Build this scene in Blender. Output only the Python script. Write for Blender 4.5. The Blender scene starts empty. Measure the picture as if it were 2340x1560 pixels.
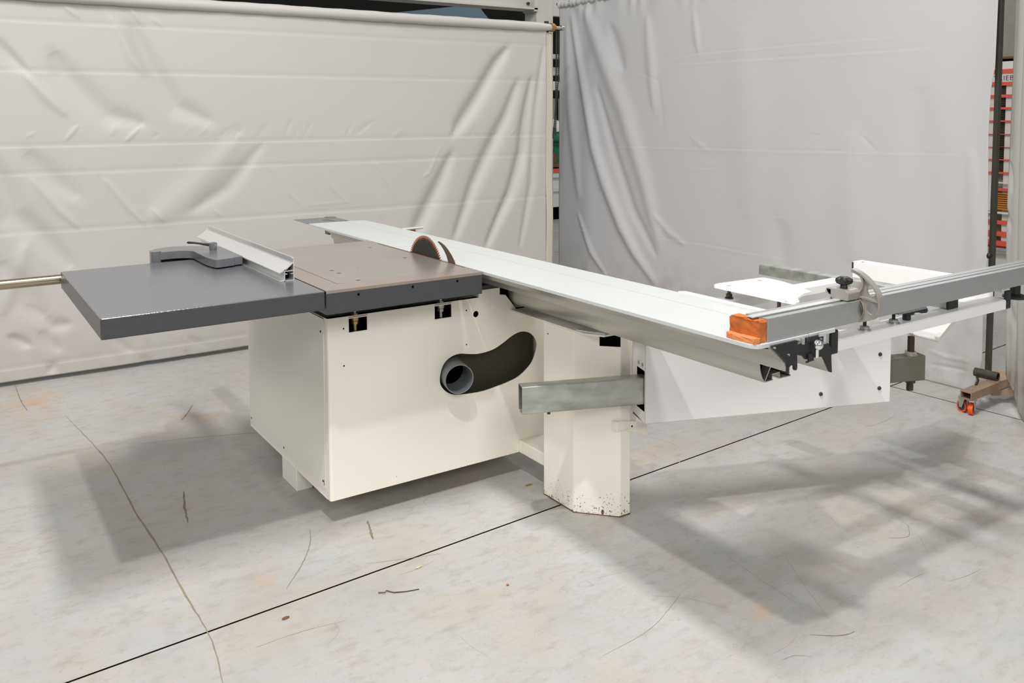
import bpy, bmesh, math, random
import numpy as np
from math import sin, cos, pi, radians
from mathutils import Vector, Matrix
from mathutils.geometry import tessellate_polygon

S = bpy.context.scene
COL = S.collection
random.seed(7)

# ------------------------------------------------------------------ camera
F_PX, CX, CY = 1948.93, 1110.31, 404.36
yaw, pitch, roll = 0.57297, -0.07010, -0.00700
cam_d = bpy.data.cameras.new('camera'); cam = bpy.data.objects.new('camera', cam_d); COL.objects.link(cam)
Fv = Vector((sin(yaw)*cos(pitch), cos(yaw)*cos(pitch), sin(pitch)))
Rt = Vector((cos(yaw), -sin(yaw), 0)); Up = Rt.cross(Fv)
R2 = Rt*cos(roll) + Up*sin(roll); U2 = Up*cos(roll) - Rt*sin(roll)
M = Matrix((R2, U2, -Fv)).transposed().to_4x4()
M.translation = Vector((-1.66368, -2.60085, 1.46401))
cam.matrix_world = M
cam_d.sensor_width = 36.0; cam_d.lens = F_PX/2340*36
cam_d.shift_x = (1170-CX)/2340; cam_d.shift_y = -(780-CY)/2340
cam_d.clip_start = 0.05; cam_d.clip_end = 100
S.camera = cam

# ------------------------------------------------------------------ world, lamps, exposure
w = bpy.data.worlds.new('hall_light'); S.world = w; w.use_nodes = True
bg = w.node_tree.nodes['Background']; bg.inputs[0].default_value = (0.95, 0.975, 1.0, 1); bg.inputs[1].default_value = 0.29

def lamp(name, loc, size, power, col=(1, .97, .93), target=None):
    l = bpy.data.lights.new(name, 'AREA'); l.shape = 'DISK'; l.size = size; l.energy = power; l.color = col
    o = bpy.data.objects.new(name, l); COL.objects.link(o); o.location = loc
    if target is not None:
        o.rotation_euler = (Vector(target)-Vector(loc)).to_track_quat('-Z', 'Y').to_euler()
    return o
l1 = lamp('hall_or_fill_lamp', (-1.72, -1.85, 5.3), 0.16, 112, (1, .985, .965)); l1.data.shape = 'RECTANGLE'; l1.data.size = .12; l1.data.size_y = .16
l2 = lamp('hall_or_fill_lamp', (-0.73, -1.28, 5.96), 0.5, 225, (1, .985, .965)); l2.data.shape = 'RECTANGLE'; l2.data.size = .45; l2.data.size_y = 1.5
lamp('hall_or_fill_lamp', (6.5, 2.2, 6.2), 1.2, 150, (1, .985, .965))
lamp('hall_or_fill_lamp', (3.4, -4.6, 6.2), 2.0, 25, (1, .985, .965), (1.5, 0, 0))
lamp('hall_or_fill_lamp', (-4.0, -9.0, 6.0), 3.0, 300, (1, .985, .965), (0, 1, .8))  # added fill behind the camera, brightens the cabinet front
lamp('hall_or_fill_lamp', (2.0, -10.5, 6.0), 3.0, 110, (1, .985, .965), (0, 1, .8))  # second added front fill, no known fixture
lamp('hall_or_fill_lamp', (-9.5, -1.0, 6.0), 3.0, 220, (1, .985, .965), (0, 1, .6))  # added fill from the left for the cabinet side

S.view_settings.view_transform = 'Standard'; S.view_settings.look = 'None'
S.view_settings.gamma = 1; S.view_settings.use_curve_mapping = False
S.view_settings.exposure = 0.12

# ------------------------------------------------------------------ materials
def lin(c):
    return tuple(((v/255)/12.92 if v/255 <= .04045 else ((v/255+.055)/1.055)**2.4) for v in c)
MATS = {}
def mat(name, rgb, rough=.5, metal=0., var=.06, vscale=6., bump=0., bscale=60., stretch=None, rvar=0., spec=.5):
    m = bpy.data.materials.new(name); m.use_nodes = True; nt = m.node_tree; N = nt.nodes; L = nt.links
    b = N['Principled BSDF']; b.inputs['Roughness'].default_value = rough; b.inputs['Metallic'].default_value = metal
    b.inputs['Specular IOR Level'].default_value = spec
    c = lin(rgb)
    tc = N.new('ShaderNodeTexCoord'); mp = N.new('ShaderNodeMapping'); L.new(tc.outputs['Object'], mp.inputs[0])
    if stretch: mp.inputs['Scale'].default_value = stretch
    nz = N.new('ShaderNodeTexNoise'); nz.inputs['Scale'].default_value = vscale; nz.inputs['Detail'].default_value = 5
    L.new(mp.outputs[0], nz.inputs['Vector'])
    mx = N.new('ShaderNodeMix'); mx.data_type = 'RGBA'
    mx.inputs[6].default_value = (*[v*(1-var) for v in c], 1); mx.inputs[7].default_value = (*[min(1, v*(1+var)) for v in c], 1)
    L.new(nz.outputs[0], mx.inputs[0]); L.new(mx.outputs[2], b.inputs['Base Color'])
    if rvar:
        mr = N.new('ShaderNodeMapRange'); mr.inputs[3].default_value = rough-rvar; mr.inputs[4].default_value = rough+rvar
        L.new(nz.outputs[0], mr.inputs[0]); L.new(mr.outputs[0], b.inputs['Roughness'])
    if bump:
        n2 = N.new('ShaderNodeTexNoise'); n2.inputs['Scale'].default_value = bscale; n2.inputs['Detail'].default_value = 3
        L.new(mp.outputs[0], n2.inputs['Vector'])
        bp = N.new('ShaderNodeBump'); bp.inputs['Strength'].default_value = bump; bp.inputs['Distance'].default_value = .002
        L.new(n2.outputs[0], bp.inputs['Height']); L.new(bp.outputs[0], b.inputs['Normal'])
    MATS[name] = m
    return m
def nodes(m): return m.node_tree.nodes, m.node_tree.links, m.node_tree.nodes['Principled BSDF']

def chip_layer(m, rgb, zmax, zfade, scale, thr, src='Position'):
    """paint chips and rust that gather near the bottom edge"""
    N, L, b = nodes(m)
    old = b.inputs['Base Color'].links[0].from_socket
    g = N.new('ShaderNodeNewGeometry'); sp = N.new('ShaderNodeSeparateXYZ'); L.new(g.outputs['Position'], sp.inputs[0])
    mr = N.new('ShaderNodeMapRange'); mr.inputs[1].default_value = zmax; mr.inputs[2].default_value = zmax+zfade
    mr.inputs[3].default_value = thr; mr.inputs[4].default_value = thr+.16; mr.clamp = True
    L.new(sp.outputs[2], mr.inputs[0])
    nz = N.new('ShaderNodeTexNoise'); nz.inputs['Scale'].default_value = scale; nz.inputs['Detail'].default_value = 4
    nz.inputs['Roughness'].default_value = .62
    L.new(g.outputs['Position'], nz.inputs['Vector'])
    gt = N.new('ShaderNodeMath'); gt.operation = 'GREATER_THAN'; L.new(nz.outputs[0], gt.inputs[0]); L.new(mr.outputs[0], gt.inputs[1])
    n2 = N.new('ShaderNodeTexNoise'); n2.inputs['Scale'].default_value = 25; L.new(g.outputs['Position'], n2.inputs['Vector'])
    rp = N.new('ShaderNodeValToRGB'); L.new(n2.outputs[0], rp.inputs[0])
    rp.color_ramp.elements[0].position = .42; rp.color_ramp.elements[0].color = (.03, .028, .027, 1)
    rp.color_ramp.elements[1].position = .6; rp.color_ramp.elements[1].color = (*lin(rgb), 1)
    mx = N.new('ShaderNodeMix'); mx.data_type = 'RGBA'
    L.new(gt.outputs[0], mx.inputs[0]); L.new(old, mx.inputs[6]); L.new(rp.outputs[0], mx.inputs[7]); L.new(mx.outputs[2], b.inputs['Base Color'])

mat('cream_paint', (247, 242, 229), .32, 0, .02, 2.5, .05, 25)
chip_layer(MATS['cream_paint'], (120, 62, 30), .01, .15, 130, .59)
mat('cream_side', (238, 234, 224), .42, 0, .035, 3, .05, 25)
mat('white_paint', (238, 236, 234), .3, 0, .015, 3)
mat('arm_paint', (229, 226, 224), .28, 0, .02, 3)
mat('hammer_grey_lit_top', (94, 96, 99), .2, .0, .05, 40, .25, 160, rvar=.05, spec=.7)  # paler copy of the grey, top reflection put into the colour
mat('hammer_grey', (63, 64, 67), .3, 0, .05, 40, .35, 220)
mat('clamp_grey', (98, 99, 102), .22, 0, .05, 20, .08, 60, spec=.6)
mat('black_plastic', (28, 28, 30), .45, 0, .1, 20, .05, 90)
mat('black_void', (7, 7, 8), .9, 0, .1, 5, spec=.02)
mat('dark_olive', (62, 58, 46), .75, 0, .12, 4, .1, 30)
mat('alu_top', (208, 211, 209), .36, .25, .025, 8, .02, 80, (40, 1, 40))
mat('alu', (196, 194, 188), .34, .75, .05, 10, .03, 80, (30, .6, 30))
mat('alu_x', (180, 183, 182), .36, .7, .04, 10, .03, 80, (.6, 30, 30))
mat('alu_bright', (222, 222, 220), .3, .6, .03, 10)
mat('galv', (176, 178, 171), .33, .7, .55, 5, .05, 40, (1.2, 6, 6), rvar=.1)
mat('galv_dull', (118, 114, 102), .5, .6, .15, 6, .05, 40)
mat('steel', (196, 190, 182), .22, .95, .1, 20)
mat('chrome', (235, 235, 238), .08, 1., .02, 5)
mat('bar_steel', (170, 160, 140), .24, .95, .25, 9, 0, 50, (1, 8, 8))
mat('thread_steel', (74, 60, 50), .5, .6, .2, 60)
mat('dark_plate', (128, 130, 131), .5, .3, .08, 6)
mat('pipe_grey', (132, 136, 138), .4, .1, .08, 10)
mat('cast_alu', (172, 165, 160), .42, .55, .1, 30, .25, 200)
mat('orange_block', (180, 98, 40), .85, 0, .6, 30, .5, 60)
mat('orange_block_cut', (206, 128, 78), .75, 0, .2, 40, .3, 60)
mat('brass_tint', (170, 150, 96), .35, .8, .1, 20)
mat('zinc', (176, 176, 170), .35, .7, .1, 40)
mat('post_dark', (66, 62, 54), .5, .3, .25, 12, .1, 60)
mat('rusty_beam', (150, 128, 106), .6, .2, .25, 18, .1, 80)
mat('wheel_orange', (226, 84, 24), .4, 0, .06, 20)
mat('wheel_hub', (28, 52, 72), .4, .1, .1, 20)
mat('hall_wall_pale', (176, 172, 162), .8, 0, .05, 2)
mat('hall_wall_unlit', (30, 29, 27), .9, 0, .2, 1.5)
mat('steel_beam_paint', (190, 188, 182), .5, 0, .06, 3)
mat('blue_grey_steel', (96, 116, 128), .6, 0, .1, 3)
mat('green_paint', (22, 112, 84), .35, 0, .2, 6)
mat('white_machine', (222, 222, 216), .4, 0, .03, 4)
mat('red_slat', (226, 92, 76), .45, 0, .05, 9)
mat('orange_slat', (214, 128, 44), .6, 0, .2, 12)
mat('grid_grey', (150, 146, 132), .6, .1, .2, 10)
mat('lettering', (70, 60, 80), .6)
mat('brown', (110, 78, 58), .7, 0, .2, 15)
mat('chain_steel', (70, 68, 62), .45, .7, .15, 60)
mat('roller_end', (150, 110, 70), .5, .2, .3, 30)
mat('stretcher_wood', (206, 186, 150), .7, 0, .15, 8, 0, 50, (1, 12, 12))
mat('leaf', (132, 112, 34), .7, 0, .2, 60)
mat('dark_string', (70, 60, 50), .8, 0, .2, 60)
mat('joint_dirt', (30, 22, 17), .95, 0, .5, 30, .4, 200, spec=.05)

def emit_mat(name, col, st):
    m = bpy.data.materials.new(name); m.use_nodes = True; N, L, b = nodes(m)
    b.inputs['Emission Color'].default_value = (*col, 1); b.inputs['Emission Strength'].default_value = st
    MATS[name] = m
emit_mat('lamp_glow', (1, 1, 1), 6)

# ground cast-iron table top: brown rubbed border strip, milling grain
m = mat('ground_iron', (164, 159, 152), .2, .55, .05, 9, .03, 60, (2, 30, 2), rvar=.06)
N, L, b = nodes(m)
old = b.inputs['Base Color'].links[0].from_socket
g = N.new('ShaderNodeNewGeometry'); sp = N.new('ShaderNodeSeparateXYZ'); L.new(g.outputs['Position'], sp.inputs[0])
def step(sock, thr, inv=False, soft=.003):
    r = N.new('ShaderNodeMapRange'); r.clamp = True
    r.inputs[1].default_value = thr-soft; r.inputs[2].default_value = thr+soft
    r.inputs[3].default_value = 1 if inv else 0; r.inputs[4].default_value = 0 if inv else 1
    L.new(sock, r.inputs[0]); return r.outputs[0]
a1 = step(sp.outputs[0], -.531, True); a2 = step(sp.outputs[1], .095, True)
mxm = N.new('ShaderNodeMath'); mxm.operation = 'MAXIMUM'; L.new(a1, mxm.inputs[0]); L.new(a2, mxm.inputs[1])
sc = N.new('ShaderNodeMath'); sc.operation = 'MULTIPLY'; sc.inputs[1].default_value = .38; L.new(mxm.outputs[0], sc.inputs[0])
mx = N.new('ShaderNodeMix'); mx.data_type = 'RGBA'; L.new(sc.outputs[0], mx.inputs[0]); L.new(old, mx.inputs[6])
mx.inputs[7].default_value = (*lin((166, 138, 120)), 1)
n3 = N.new('ShaderNodeTexNoise'); n3.inputs['Scale'].default_value = 3.2; L.new(g.outputs['Position'], n3.inputs['Vector'])
rp = N.new('ShaderNodeMapRange'); rp.inputs[1].default_value = .45; rp.inputs[2].default_value = .75; rp.inputs[4].default_value = .5; L.new(n3.outputs[0], rp.inputs[0])
mx2 = N.new('ShaderNodeMix'); mx2.data_type = 'RGBA'; L.new(rp.outputs[0], mx2.inputs[0]); L.new(mx.outputs[2], mx2.inputs[6]); mx2.inputs[7].default_value = (*lin((150, 138, 132)), 1)
L.new(mx2.outputs[2], b.inputs['Base Color'])

# saw blade: dark resin-covered plate with rusty rim (radial)
m = mat('blade_steel', (52, 52, 48), .5, .5, .2, 20)
N, L, b = nodes(m)
tc = N.new('ShaderNodeTexCoord'); vl = N.new('ShaderNodeVectorMath'); vl.operation = 'LENGTH'; L.new(tc.outputs['Object'], vl.inputs[0])
nz = N.new('ShaderNodeTexNoise'); nz.inputs['Scale'].default_value = 40; L.new(tc.outputs['Object'], nz.inputs['Vector'])
ad = N.new('ShaderNodeMath'); ad.operation = 'MULTIPLY_ADD'; ad.inputs[1].default_value = .018; L.new(nz.outputs[0], ad.inputs[0]); L.new(vl.outputs['Value'], ad.inputs[2])
mr = N.new('ShaderNodeMapRange'); mr.inputs[1].default_value = .135; mr.inputs[2].default_value = .147; L.new(ad.outputs[0], mr.inputs[0])
mx = N.new('ShaderNodeMix'); mx.data_type = 'RGBA'; L.new(mr.outputs[0], mx.inputs[0])
L.new(b.inputs['Base Color'].links[0].from_socket, mx.inputs[6]); mx.inputs[7].default_value = (*lin((150, 84, 32)), 1)
L.new(mx.outputs[2], b.inputs['Base Color'])
mat('knife_steel', (112, 98, 82), .35, .8, .3, 15)

# concrete floor
def concrete(name, seed):
    m = bpy.data.materials.new(name); m.use_nodes = True; N, L, b = nodes(m)
    g = N.new('ShaderNodeNewGeometry')
    def noise(scale, detail=6, rough=.55, stretch=None, off=0):
        mp = N.new('ShaderNodeMapping'); L.new(g.outputs['Position'], mp.inputs[0])
        mp.inputs['Location'].default_value = (off+seed, off*.7, 0)
        if stretch: mp.inputs['Scale'].default_value = stretch
        n = N.new('ShaderNodeTexNoise'); n.inputs['Scale'].default_value = scale; n.inputs['Detail'].default_value = detail; n.inputs['Roughness'].default_value = rough
        L.new(mp.outputs[0], n.inputs['Vector']); return n.outputs[0]
    def rng(s, a, b_, c=0, d=1):
        r = N.new('ShaderNodeMapRange'); r.inputs[1].default_value = a; r.inputs[2].default_value = b_; r.inputs[3].default_value = c; r.inputs[4].default_value = d
        r.clamp = True; L.new(s, r.inputs[0]); return r.outputs[0]
    def mixc(f, A, B):
        x = N.new('ShaderNodeMix'); x.data_type = 'RGBA'
        L.new(f, x.inputs[0])
        for s, i in ((A, 6), (B, 7)):
            if isinstance(s, tuple): x.inputs[i].default_value = (*lin(s), 1)
            else: L.new(s, x.inputs[i])
        return x.outputs[2]
    c = mixc(rng(noise(1.1), .3, .7), (163, 163, 163), (182, 182, 181))
    c = mixc(rng(noise(3.5, 9, .68, None, 3), .44, .68, 0, .62), c, (178, 168, 154))
    c = mixc(rng(noise(2.4, 8, .7, (1.1, 2.2, 1), 9), .50, .72, 0, .6), c, (176, 165, 150))
    c = mixc(rng(noise(60, 2, .5, None, 1), .62, .72, 0, .22), c, (120, 112, 104))
    # trowel streaks along the slab
    c = mixc(rng(noise(14, 4, .6, (.6, 2.6, 1), 5), .50, .72, 0, .26), c, (156, 150, 143))
    # thin scratches: narrow iso-bands of a warped noise
    for off, sc_, wd in ((21, 2.1, .0035), (33, 3.7, .003)):
        n = noise(sc_, 2, .4, (1, 1.6, 1), off)
        d = N.new('ShaderNodeMath'); d.operation = 'SUBTRACT'; d.inputs[1].default_value = .5; L.new(n, d.inputs[0])
        a = N.new('ShaderNodeMath'); a.operation = 'ABSOLUTE'; L.new(d.outputs[0], a.inputs[0])
        ln = rng(a.outputs[0], 0, wd, .28, 0)
        gate = rng(noise(3.3, 3, .5, None, off+4), .52, .62)
        mu = N.new('ShaderNodeMath'); mu.operation = 'MULTIPLY'; L.new(ln, mu.inputs[0]); L.new(gate, mu.inputs[1])
        c = mixc(mu.outputs[0], c, (110, 98, 84))
    # orange rust stain patches at their own places
    sx = N.new('ShaderNodeSeparateXYZ'); L.new(g.outputs['Position'], sx.inputs[0])
    for (px, py, rx, ry, st) in ((-1.30, 2.35, .17, .42, .75), (-.62, 1.60, .28, .10, .4), (.33, -1.0, .07, .05, .7), (-.93, 2.05, .05, .3, .35), (-.85,-.02,.05,.05,.5), (.9,.05,.3,.12,.35)):
        v = N.new('ShaderNodeCombineXYZ')
        for s_, p_, r_, o_ in ((0, px, rx, 0), (1, py, ry, 1)):
            q = N.new('ShaderNodeMath'); q.operation = 'SUBTRACT'; q.inputs[1].default_value = p_; L.new(sx.outputs[s_], q.inputs[0])
            q2 = N.new('ShaderNodeMath'); q2.operation = 'DIVIDE'; q2.inputs[1].default_value = r_; L.new(q.outputs[0], q2.inputs[0]); L.new(q2.outputs[0], v.inputs[o_])
        ln = N.new('ShaderNodeVectorMath'); ln.operation = 'LENGTH'; L.new(v.outputs[0], ln.inputs[0])
        f = rng(ln.outputs['Value'], .1, 1.1, st, 0)
        mu = N.new('ShaderNodeMath'); mu.operation = 'MULTIPLY'; L.new(f, mu.inputs[0]); L.new(rng(noise(9, 6, .7, None, px*7), .38, .6), mu.inputs[1])
        c = mixc(mu.outputs[0], c, (194, 160, 118))
    L.new(c, b.inputs['Base Color'])
    c = mixc(rng(noise(11, 10, .75, (1, 1.8, 1), 14), .50, .66, 0, .5), c, (146, 139, 128))
    c = mixc(rng(noise(.8, 6, .7, None, 17), .50, .66, 0, .45), c, (164, 156, 142))
    L.new(c, b.inputs['Base Color'])
    L.new(rng(noise(5, 5, .6, None, 8), .3, .7, .42, .62), b.inputs['Roughness'])
    b.inputs['Specular IOR Level'].default_value = .35
    bp = N.new('ShaderNodeBump'); bp.inputs['Strength'].default_value = .15; bp.inputs['Distance'].default_value = .002
    L.new(noise(35, 6, .6), bp.inputs['Height']); L.new(bp.outputs[0], b.inputs['Normal'])
    MATS[name] = m
concrete('concrete', 0.)
mat('crack', (138, 124, 104), .9, 0, .3, 30)
mat('scuff', (124, 116, 102), .9, 0, .3, 30)
mat('scuff_light', (188, 176, 150), .9, 0, .2, 30)

# curtain cloth
def cloth(name, rgb, rough=.55, grime=0., spec=.4, trans=0.):
    m = mat(name, rgb, rough, 0, .03, 1.6, .12, 180, spec=spec)
    N, L, b = nodes(m)
    if grime:
        g = N.new('ShaderNodeNewGeometry'); sp = N.new('ShaderNodeSeparateXYZ'); L.new(g.outputs['Position'], sp.inputs[0])
        mr = N.new('ShaderNodeMapRange'); mr.inputs[1].default_value = .45; mr.inputs[2].default_value = 0; mr.inputs[3].default_value = 0; mr.inputs[4].default_value = grime; mr.clamp = True
        L.new(sp.outputs[2], mr.inputs[0])
        nz = N.new('ShaderNodeTexNoise'); nz.inputs['Scale'].default_value = 9; nz.inputs['Detail'].default_value = 6; L.new(g.outputs['Position'], nz.inputs['Vector'])
        m2 = N.new('ShaderNodeMapRange'); m2.inputs[1].default_value = .35; m2.inputs[2].default_value = .65; L.new(nz.outputs[0], m2.inputs[0])
        mu = N.new('ShaderNodeMath'); mu.operation = 'MULTIPLY'; L.new(mr.outputs[0], mu.inputs[0]); L.new(m2.outputs[0], mu.inputs[1])
        mx = N.new('ShaderNodeMix'); mx.data_type = 'RGBA'; old = b.inputs['Base Color'].links[0].from_socket
        L.new(mu.outputs[0], mx.inputs[0]); L.new(old, mx.inputs[6]); mx.inputs[7].default_value = (*lin((140, 124, 104)), 1); L.new(mx.outputs[2], b.inputs['Base Color'])
    return m
cloth('cloth_warm', (187, 183, 179), .5, .15)
cloth('cloth_cool', (191, 190, 190), .5, .5)
cloth('cloth_hem', (196, 190, 176), .55)
cloth('cloth_plastic', (178, 176, 172), .25, .8, .6)

# ------------------------------------------------------------------ mesh helpers
def finish(name, bm, material, parent=None, bevel=0., smooth=None, seg=2, world=True):
    bmesh.ops.recalc_face_normals(bm, faces=bm.faces[:])
    me = bpy.data.meshes.new(name); bm.to_mesh(me); bm.free()
    ms = material if isinstance(material, (list, tuple)) else [material]
    for k in ms: me.materials.append(MATS[k])
    o = bpy.data.objects.new(name, me); COL.objects.link(o)
    if parent is not None:
        o.parent = parent
        # parts are modelled in world coordinates; a part's own frame is already the world frame
        off = parent.location if parent.parent is None else Vector((0, 0, 0))
        o.matrix_parent_inverse = Matrix.Translation(-off)
    if smooth is not None:
        for p in me.polygons: p.use_smooth = True
        me.set_sharp_from_angle(angle=radians(smooth))
    if bevel:
        md = o.modifiers.new('bevel', 'BEVEL'); md.width = bevel; md.segments = seg; md.limit_method = 'ANGLE'; md.angle_limit = radians(40)
    return o
def thing(name, loc, label, cat, group=None):
    o = bpy.data.objects.new(name, None); COL.objects.link(o); o.location = loc; o.empty_display_size = .1
    tag(o, label, cat, group); return o
def tag(o, label=None, cat=None, group=None, kind=None):
    if label: o['label'] = label
    if cat: o['category'] = cat
    if group: o['group'] = group
    if kind: o['kind'] = kind
    return o
def NB(): return bmesh.new()
def box(bm, x0, x1, y0, y1, z0, z1, mi=0):
    v = [bm.verts.new((x, y, z)) for x in (x0, x1) for y in (y0, y1) for z in (z0, z1)]
    for f in ((0, 1, 3, 2), (4, 6, 7, 5), (0, 4, 5, 1), (2, 3, 7, 6), (0, 2, 6, 4), (1, 5, 7, 3)):
        fc = bm.faces.new([v[i] for i in f]); fc.material_index = mi
    return bm
AX = {'X': lambda a, b, t: (t, a, b), 'Y': lambda a, b, t: (a, t, b), 'Z': lambda a, b, t: (a, b, t)}
def prism(bm, poly, t0, t1, axis='Y', holes=(), mi=0, caps=(True, True), cap_mi=None):
    """2-D outline (with holes) extruded along an axis"""
    f = AX[axis]; loops = [list(poly)] + [list(h) for h in holes]
    flat = [p for l in loops for p in l]
    tri = tessellate_polygon([[Vector((p[0], p[1], 0)) for p in l] for l in loops]) if (caps[0] or caps[1]) else []
    A = [bm.verts.new(f(p[0], p[1], t0)) for p in flat]; B = [bm.verts.new(f(p[0], p[1], t1)) for p in flat]
    cm = mi if cap_mi is None else cap_mi
    for t in tri:
        for V, use in ((A, caps[0]), (B, caps[1])):
            if use:
                try: bm.faces.new([V[i] for i in t]).material_index = cm
                except ValueError: pass
    k = 0
    for l in loops:
        n = len(l)
        for i in range(n):
            j = (i+1) % n
            bm.faces.new((A[k+i], A[k+j], B[k+j], B[k+i])).material_index = mi
        k += n
    return bm
def cyl(bm, p0, p1, r0, r1=None, n=20, mi=0, caps=True):
    r1 = r0 if r1 is None else r1
    p0 = Vector(p0); p1 = Vector(p1); d = (p1-p0).normalized()
    a = d.orthogonal().normalized(); b = d.cross(a)
    A = [bm.verts.new(p0+(a*cos(2*pi*i/n)+b*sin(2*pi*i/n))*r0) for i in range(n)]
    B = [bm.verts.new(p1+(a*cos(2*pi*i/n)+b*sin(2*pi*i/n))*r1) for i in range(n)]
    for i in range(n): bm.faces.new((A[i], A[(i+1) % n], B[(i+1) % n], B[i])).material_index = mi
    if caps: bm.faces.new(A).material_index = mi; bm.faces.new(B).material_index = mi
    return bm
def pipe(bm, p0, p1, ro, ri, n=48):
    p0 = Vector(p0); p1 = Vector(p1); d = (p1-p0).normalized(); a = d.orthogonal().normalized(); b = d.cross(a)
    R = [[bm.verts.new(p+(a*cos(2*pi*i/n)+b*sin(2*pi*i/n))*r) for i in range(n)] for p, r in ((p0, ro), (p1, ro), (p1, ri), (p0, ri))]
    for k in range(4):
        for i in range(n): bm.faces.new((R[k][i], R[k][(i+1) % n], R[(k+1) % 4][(i+1) % n], R[(k+1) % 4][i]))
    return bm
def lathe(bm, c, prof, n=24, axis='Z'):
    """profile of (radius, height) turned about an axis through c"""
    c = Vector(c); ez = {'X': Vector((1, 0, 0)), 'Y': Vector((0, 1, 0)), 'Z': Vector((0, 0, 1))}[axis] if isinstance(axis, str) else axis.normalized()
    a = ez.orthogonal().normalized(); b = ez.cross(a); rings = []
    for r, h in prof:
        rings.append([bm.verts.new(c+ez*h+(a*cos(2*pi*i/n)+b*sin(2*pi*i/n))*max(r, 1e-5)) for i in range(n)])
    for q in range(len(rings)-1):
        for i in range(n): bm.faces.new((rings[q][i], rings[q][(i+1) % n], rings[q+1][(i+1) % n], rings[q+1][i]))
    bm.faces.new(rings[0]); bm.faces.new(rings[-1])
    return bm
def hexa(bm, c, r, h, axis='Z', mi=0):
    c = Vector(c); e = {'X': Vector((1, 0, 0)), 'Y': Vector((0, 1, 0)), 'Z': Vector((0, 0, 1))}[axis]
    return cyl(bm, c, c+e*h, r, n=6, mi=mi)
def sweep(bm, pts, r, n=10, flat=1.):
    """round bar following points; r may be a list"""
    pts = [Vector(p) for p in pts]; rs = r if isinstance(r, (list, tuple)) else [r]*len(pts); rings = []
    for i, p in enumerate(pts):
        d = (pts[min(i+1, len(pts)-1)]-pts[max(i-1, 0)]).normalized()
        a = d.cross(Vector((0, 0, 1))); a = a.normalized() if a.length > 1e-4 else d.orthogonal().normalized()
        b = d.cross(a)
        rings.append([bm.verts.new(p+(a*cos(2*pi*k/n)+b*sin(2*pi*k/n)*flat)*rs[i]) for k in range(n)])
    for q in range(len(rings)-1):
        for k in range(n): bm.faces.new((rings[q][k], rings[q][(k+1) % n], rings[q+1][(k+1) % n], rings[q+1][k]))
    bm.faces.new(rings[0]); bm.faces.new(rings[-1]); return bm
def circ(cx, cy, r, n=24, r2=None, ph=0):
    r2 = r if r2 is None else r2
    return [(cx+r*cos(2*pi*i/n+ph), cy+r2*sin(2*pi*i/n+ph)) for i in range(n)]
def catmull(P, k=6, closed=True):
    out = []; n = len(P)
    for i in range(n if closed else n-1):
        p0, p1, p2, p3 = (P[(i-1) % n] if closed or i else P[0]), P[i], P[(i+1) % n], (P[(i+2) % n] if closed or i+2 < n else P[-1])
        for j in range(k):
            t = j/k
            out.append(tuple(.5*((2*b_)+(-a+c_)*t+(2*a-5*b_+4*c_-d_)*t*t+(-a+3*b_-3*c_+d_)*t**3) for a, b_, c_, d_ in zip(p0, p1, p2, p3)))
    if not closed: out.append(tuple(P[-1]))
    return out
def roundpoly(P, r, k=5):
    """round the corners of a polygon; r scalar or list"""
    out = []; n = len(P)
    for i in range(n):
        ri = r[i] if isinstance(r, (list, tuple)) else r
        p = Vector(P[i]); a = Vector(P[i-1]); b = Vector(P[(i+1) % n])
        if ri <= 0: out.append(tuple(p)); continue
        da = (a-p); db = (b-p); ra = min(ri, da.length*.45, db.length*.45)
        A = p+da.normalized()*ra; B = p+db.normalized()*ra
        for j in range(k+1):
            t = j/k; out.append(tuple(A*(1-t)**2+p*2*t*(1-t)+B*t*t))
    return out
def onepart(name, fn, material, parent, **k):
    bm = NB(); fn(bm); return finish(name, bm, material, parent, **k)

# ================================================================== SETTING
# floor: sawn joints along two directions, each slab its own piece
fl = bpy.data.objects.new('floor', None)
bm = NB(); box(bm, -12, 16, -8, 16, -.12, -.07)
fl = finish('floor', bm, 'joint_dirt'); tag(fl, kind='structure')
TH = math.atan(.0562); JX, JY = 2.612, .013
def rot(x, y): return (JX+x*cos(TH)-y*sin(TH), JY+x*sin(TH)+y*cos(TH))
gw = .0038
xs = [-14, -9.2, -4.6, 0, 4.6, 12]; ys = [-8, -4.6, 0, 4.6, 9.2, 15]
k = 0
for i in range(5):
    for j in range(5):
        bm = NB()
        P = [rot(xs[i]+gw, ys[j]+gw), rot(xs[i+1]-gw, ys[j]+gw), rot(xs[i+1]-gw, ys[j+1]-gw), rot(xs[i]+gw, ys[j+1]-gw)]
        prism(bm, P, -.07, 0, 'Z', mi=1, cap_mi=0); finish('slab', bm, ['concrete', 'joint_dirt'], fl)
def strip(name, pts, wd, material, z=.0006):
    P = [Vector((p[0], p[1])) for p in catmull([(a, b) for a, b in pts], 9, False)]
    bm = NB(); A = []; B = []
    P = [p+Vector((random.uniform(-1, 1), random.uniform(-1, 1)))*wd*.25 for p in P]
    for i, p in enumerate(P):
        d = (P[min(i+1, len(P)-1)]-P[max(i-1, 0)]).normalized(); nrm = Vector((-d.y, d.x))
        ww = wd*(.35+.65*sin(pi*min(1, max(.0, (i+.6)/len(P)))))*random.uniform(.7, 1.25)/2
        A.append(bm.verts.new((p.x+nrm.x*ww, p.y+nrm.y*ww, z))); B.append(bm.verts.new((p.x-nrm.x*ww, p.y-nrm.y*ww, z)))
    for i in range(len(P)-1): bm.faces.new((A[i], A[i+1], B[i+1], B[i]))
    return finish(name, bm, material, fl)
strip('crack_line', [(-1.178, 2.013), (-1.13, 1.6), (-1.099, 1.251), (-1.094, .714), (-1.078, .338), (-1.075, .006), (-1.07, -.222), (-1.095, -.441)], .0055, 'crack')
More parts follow.
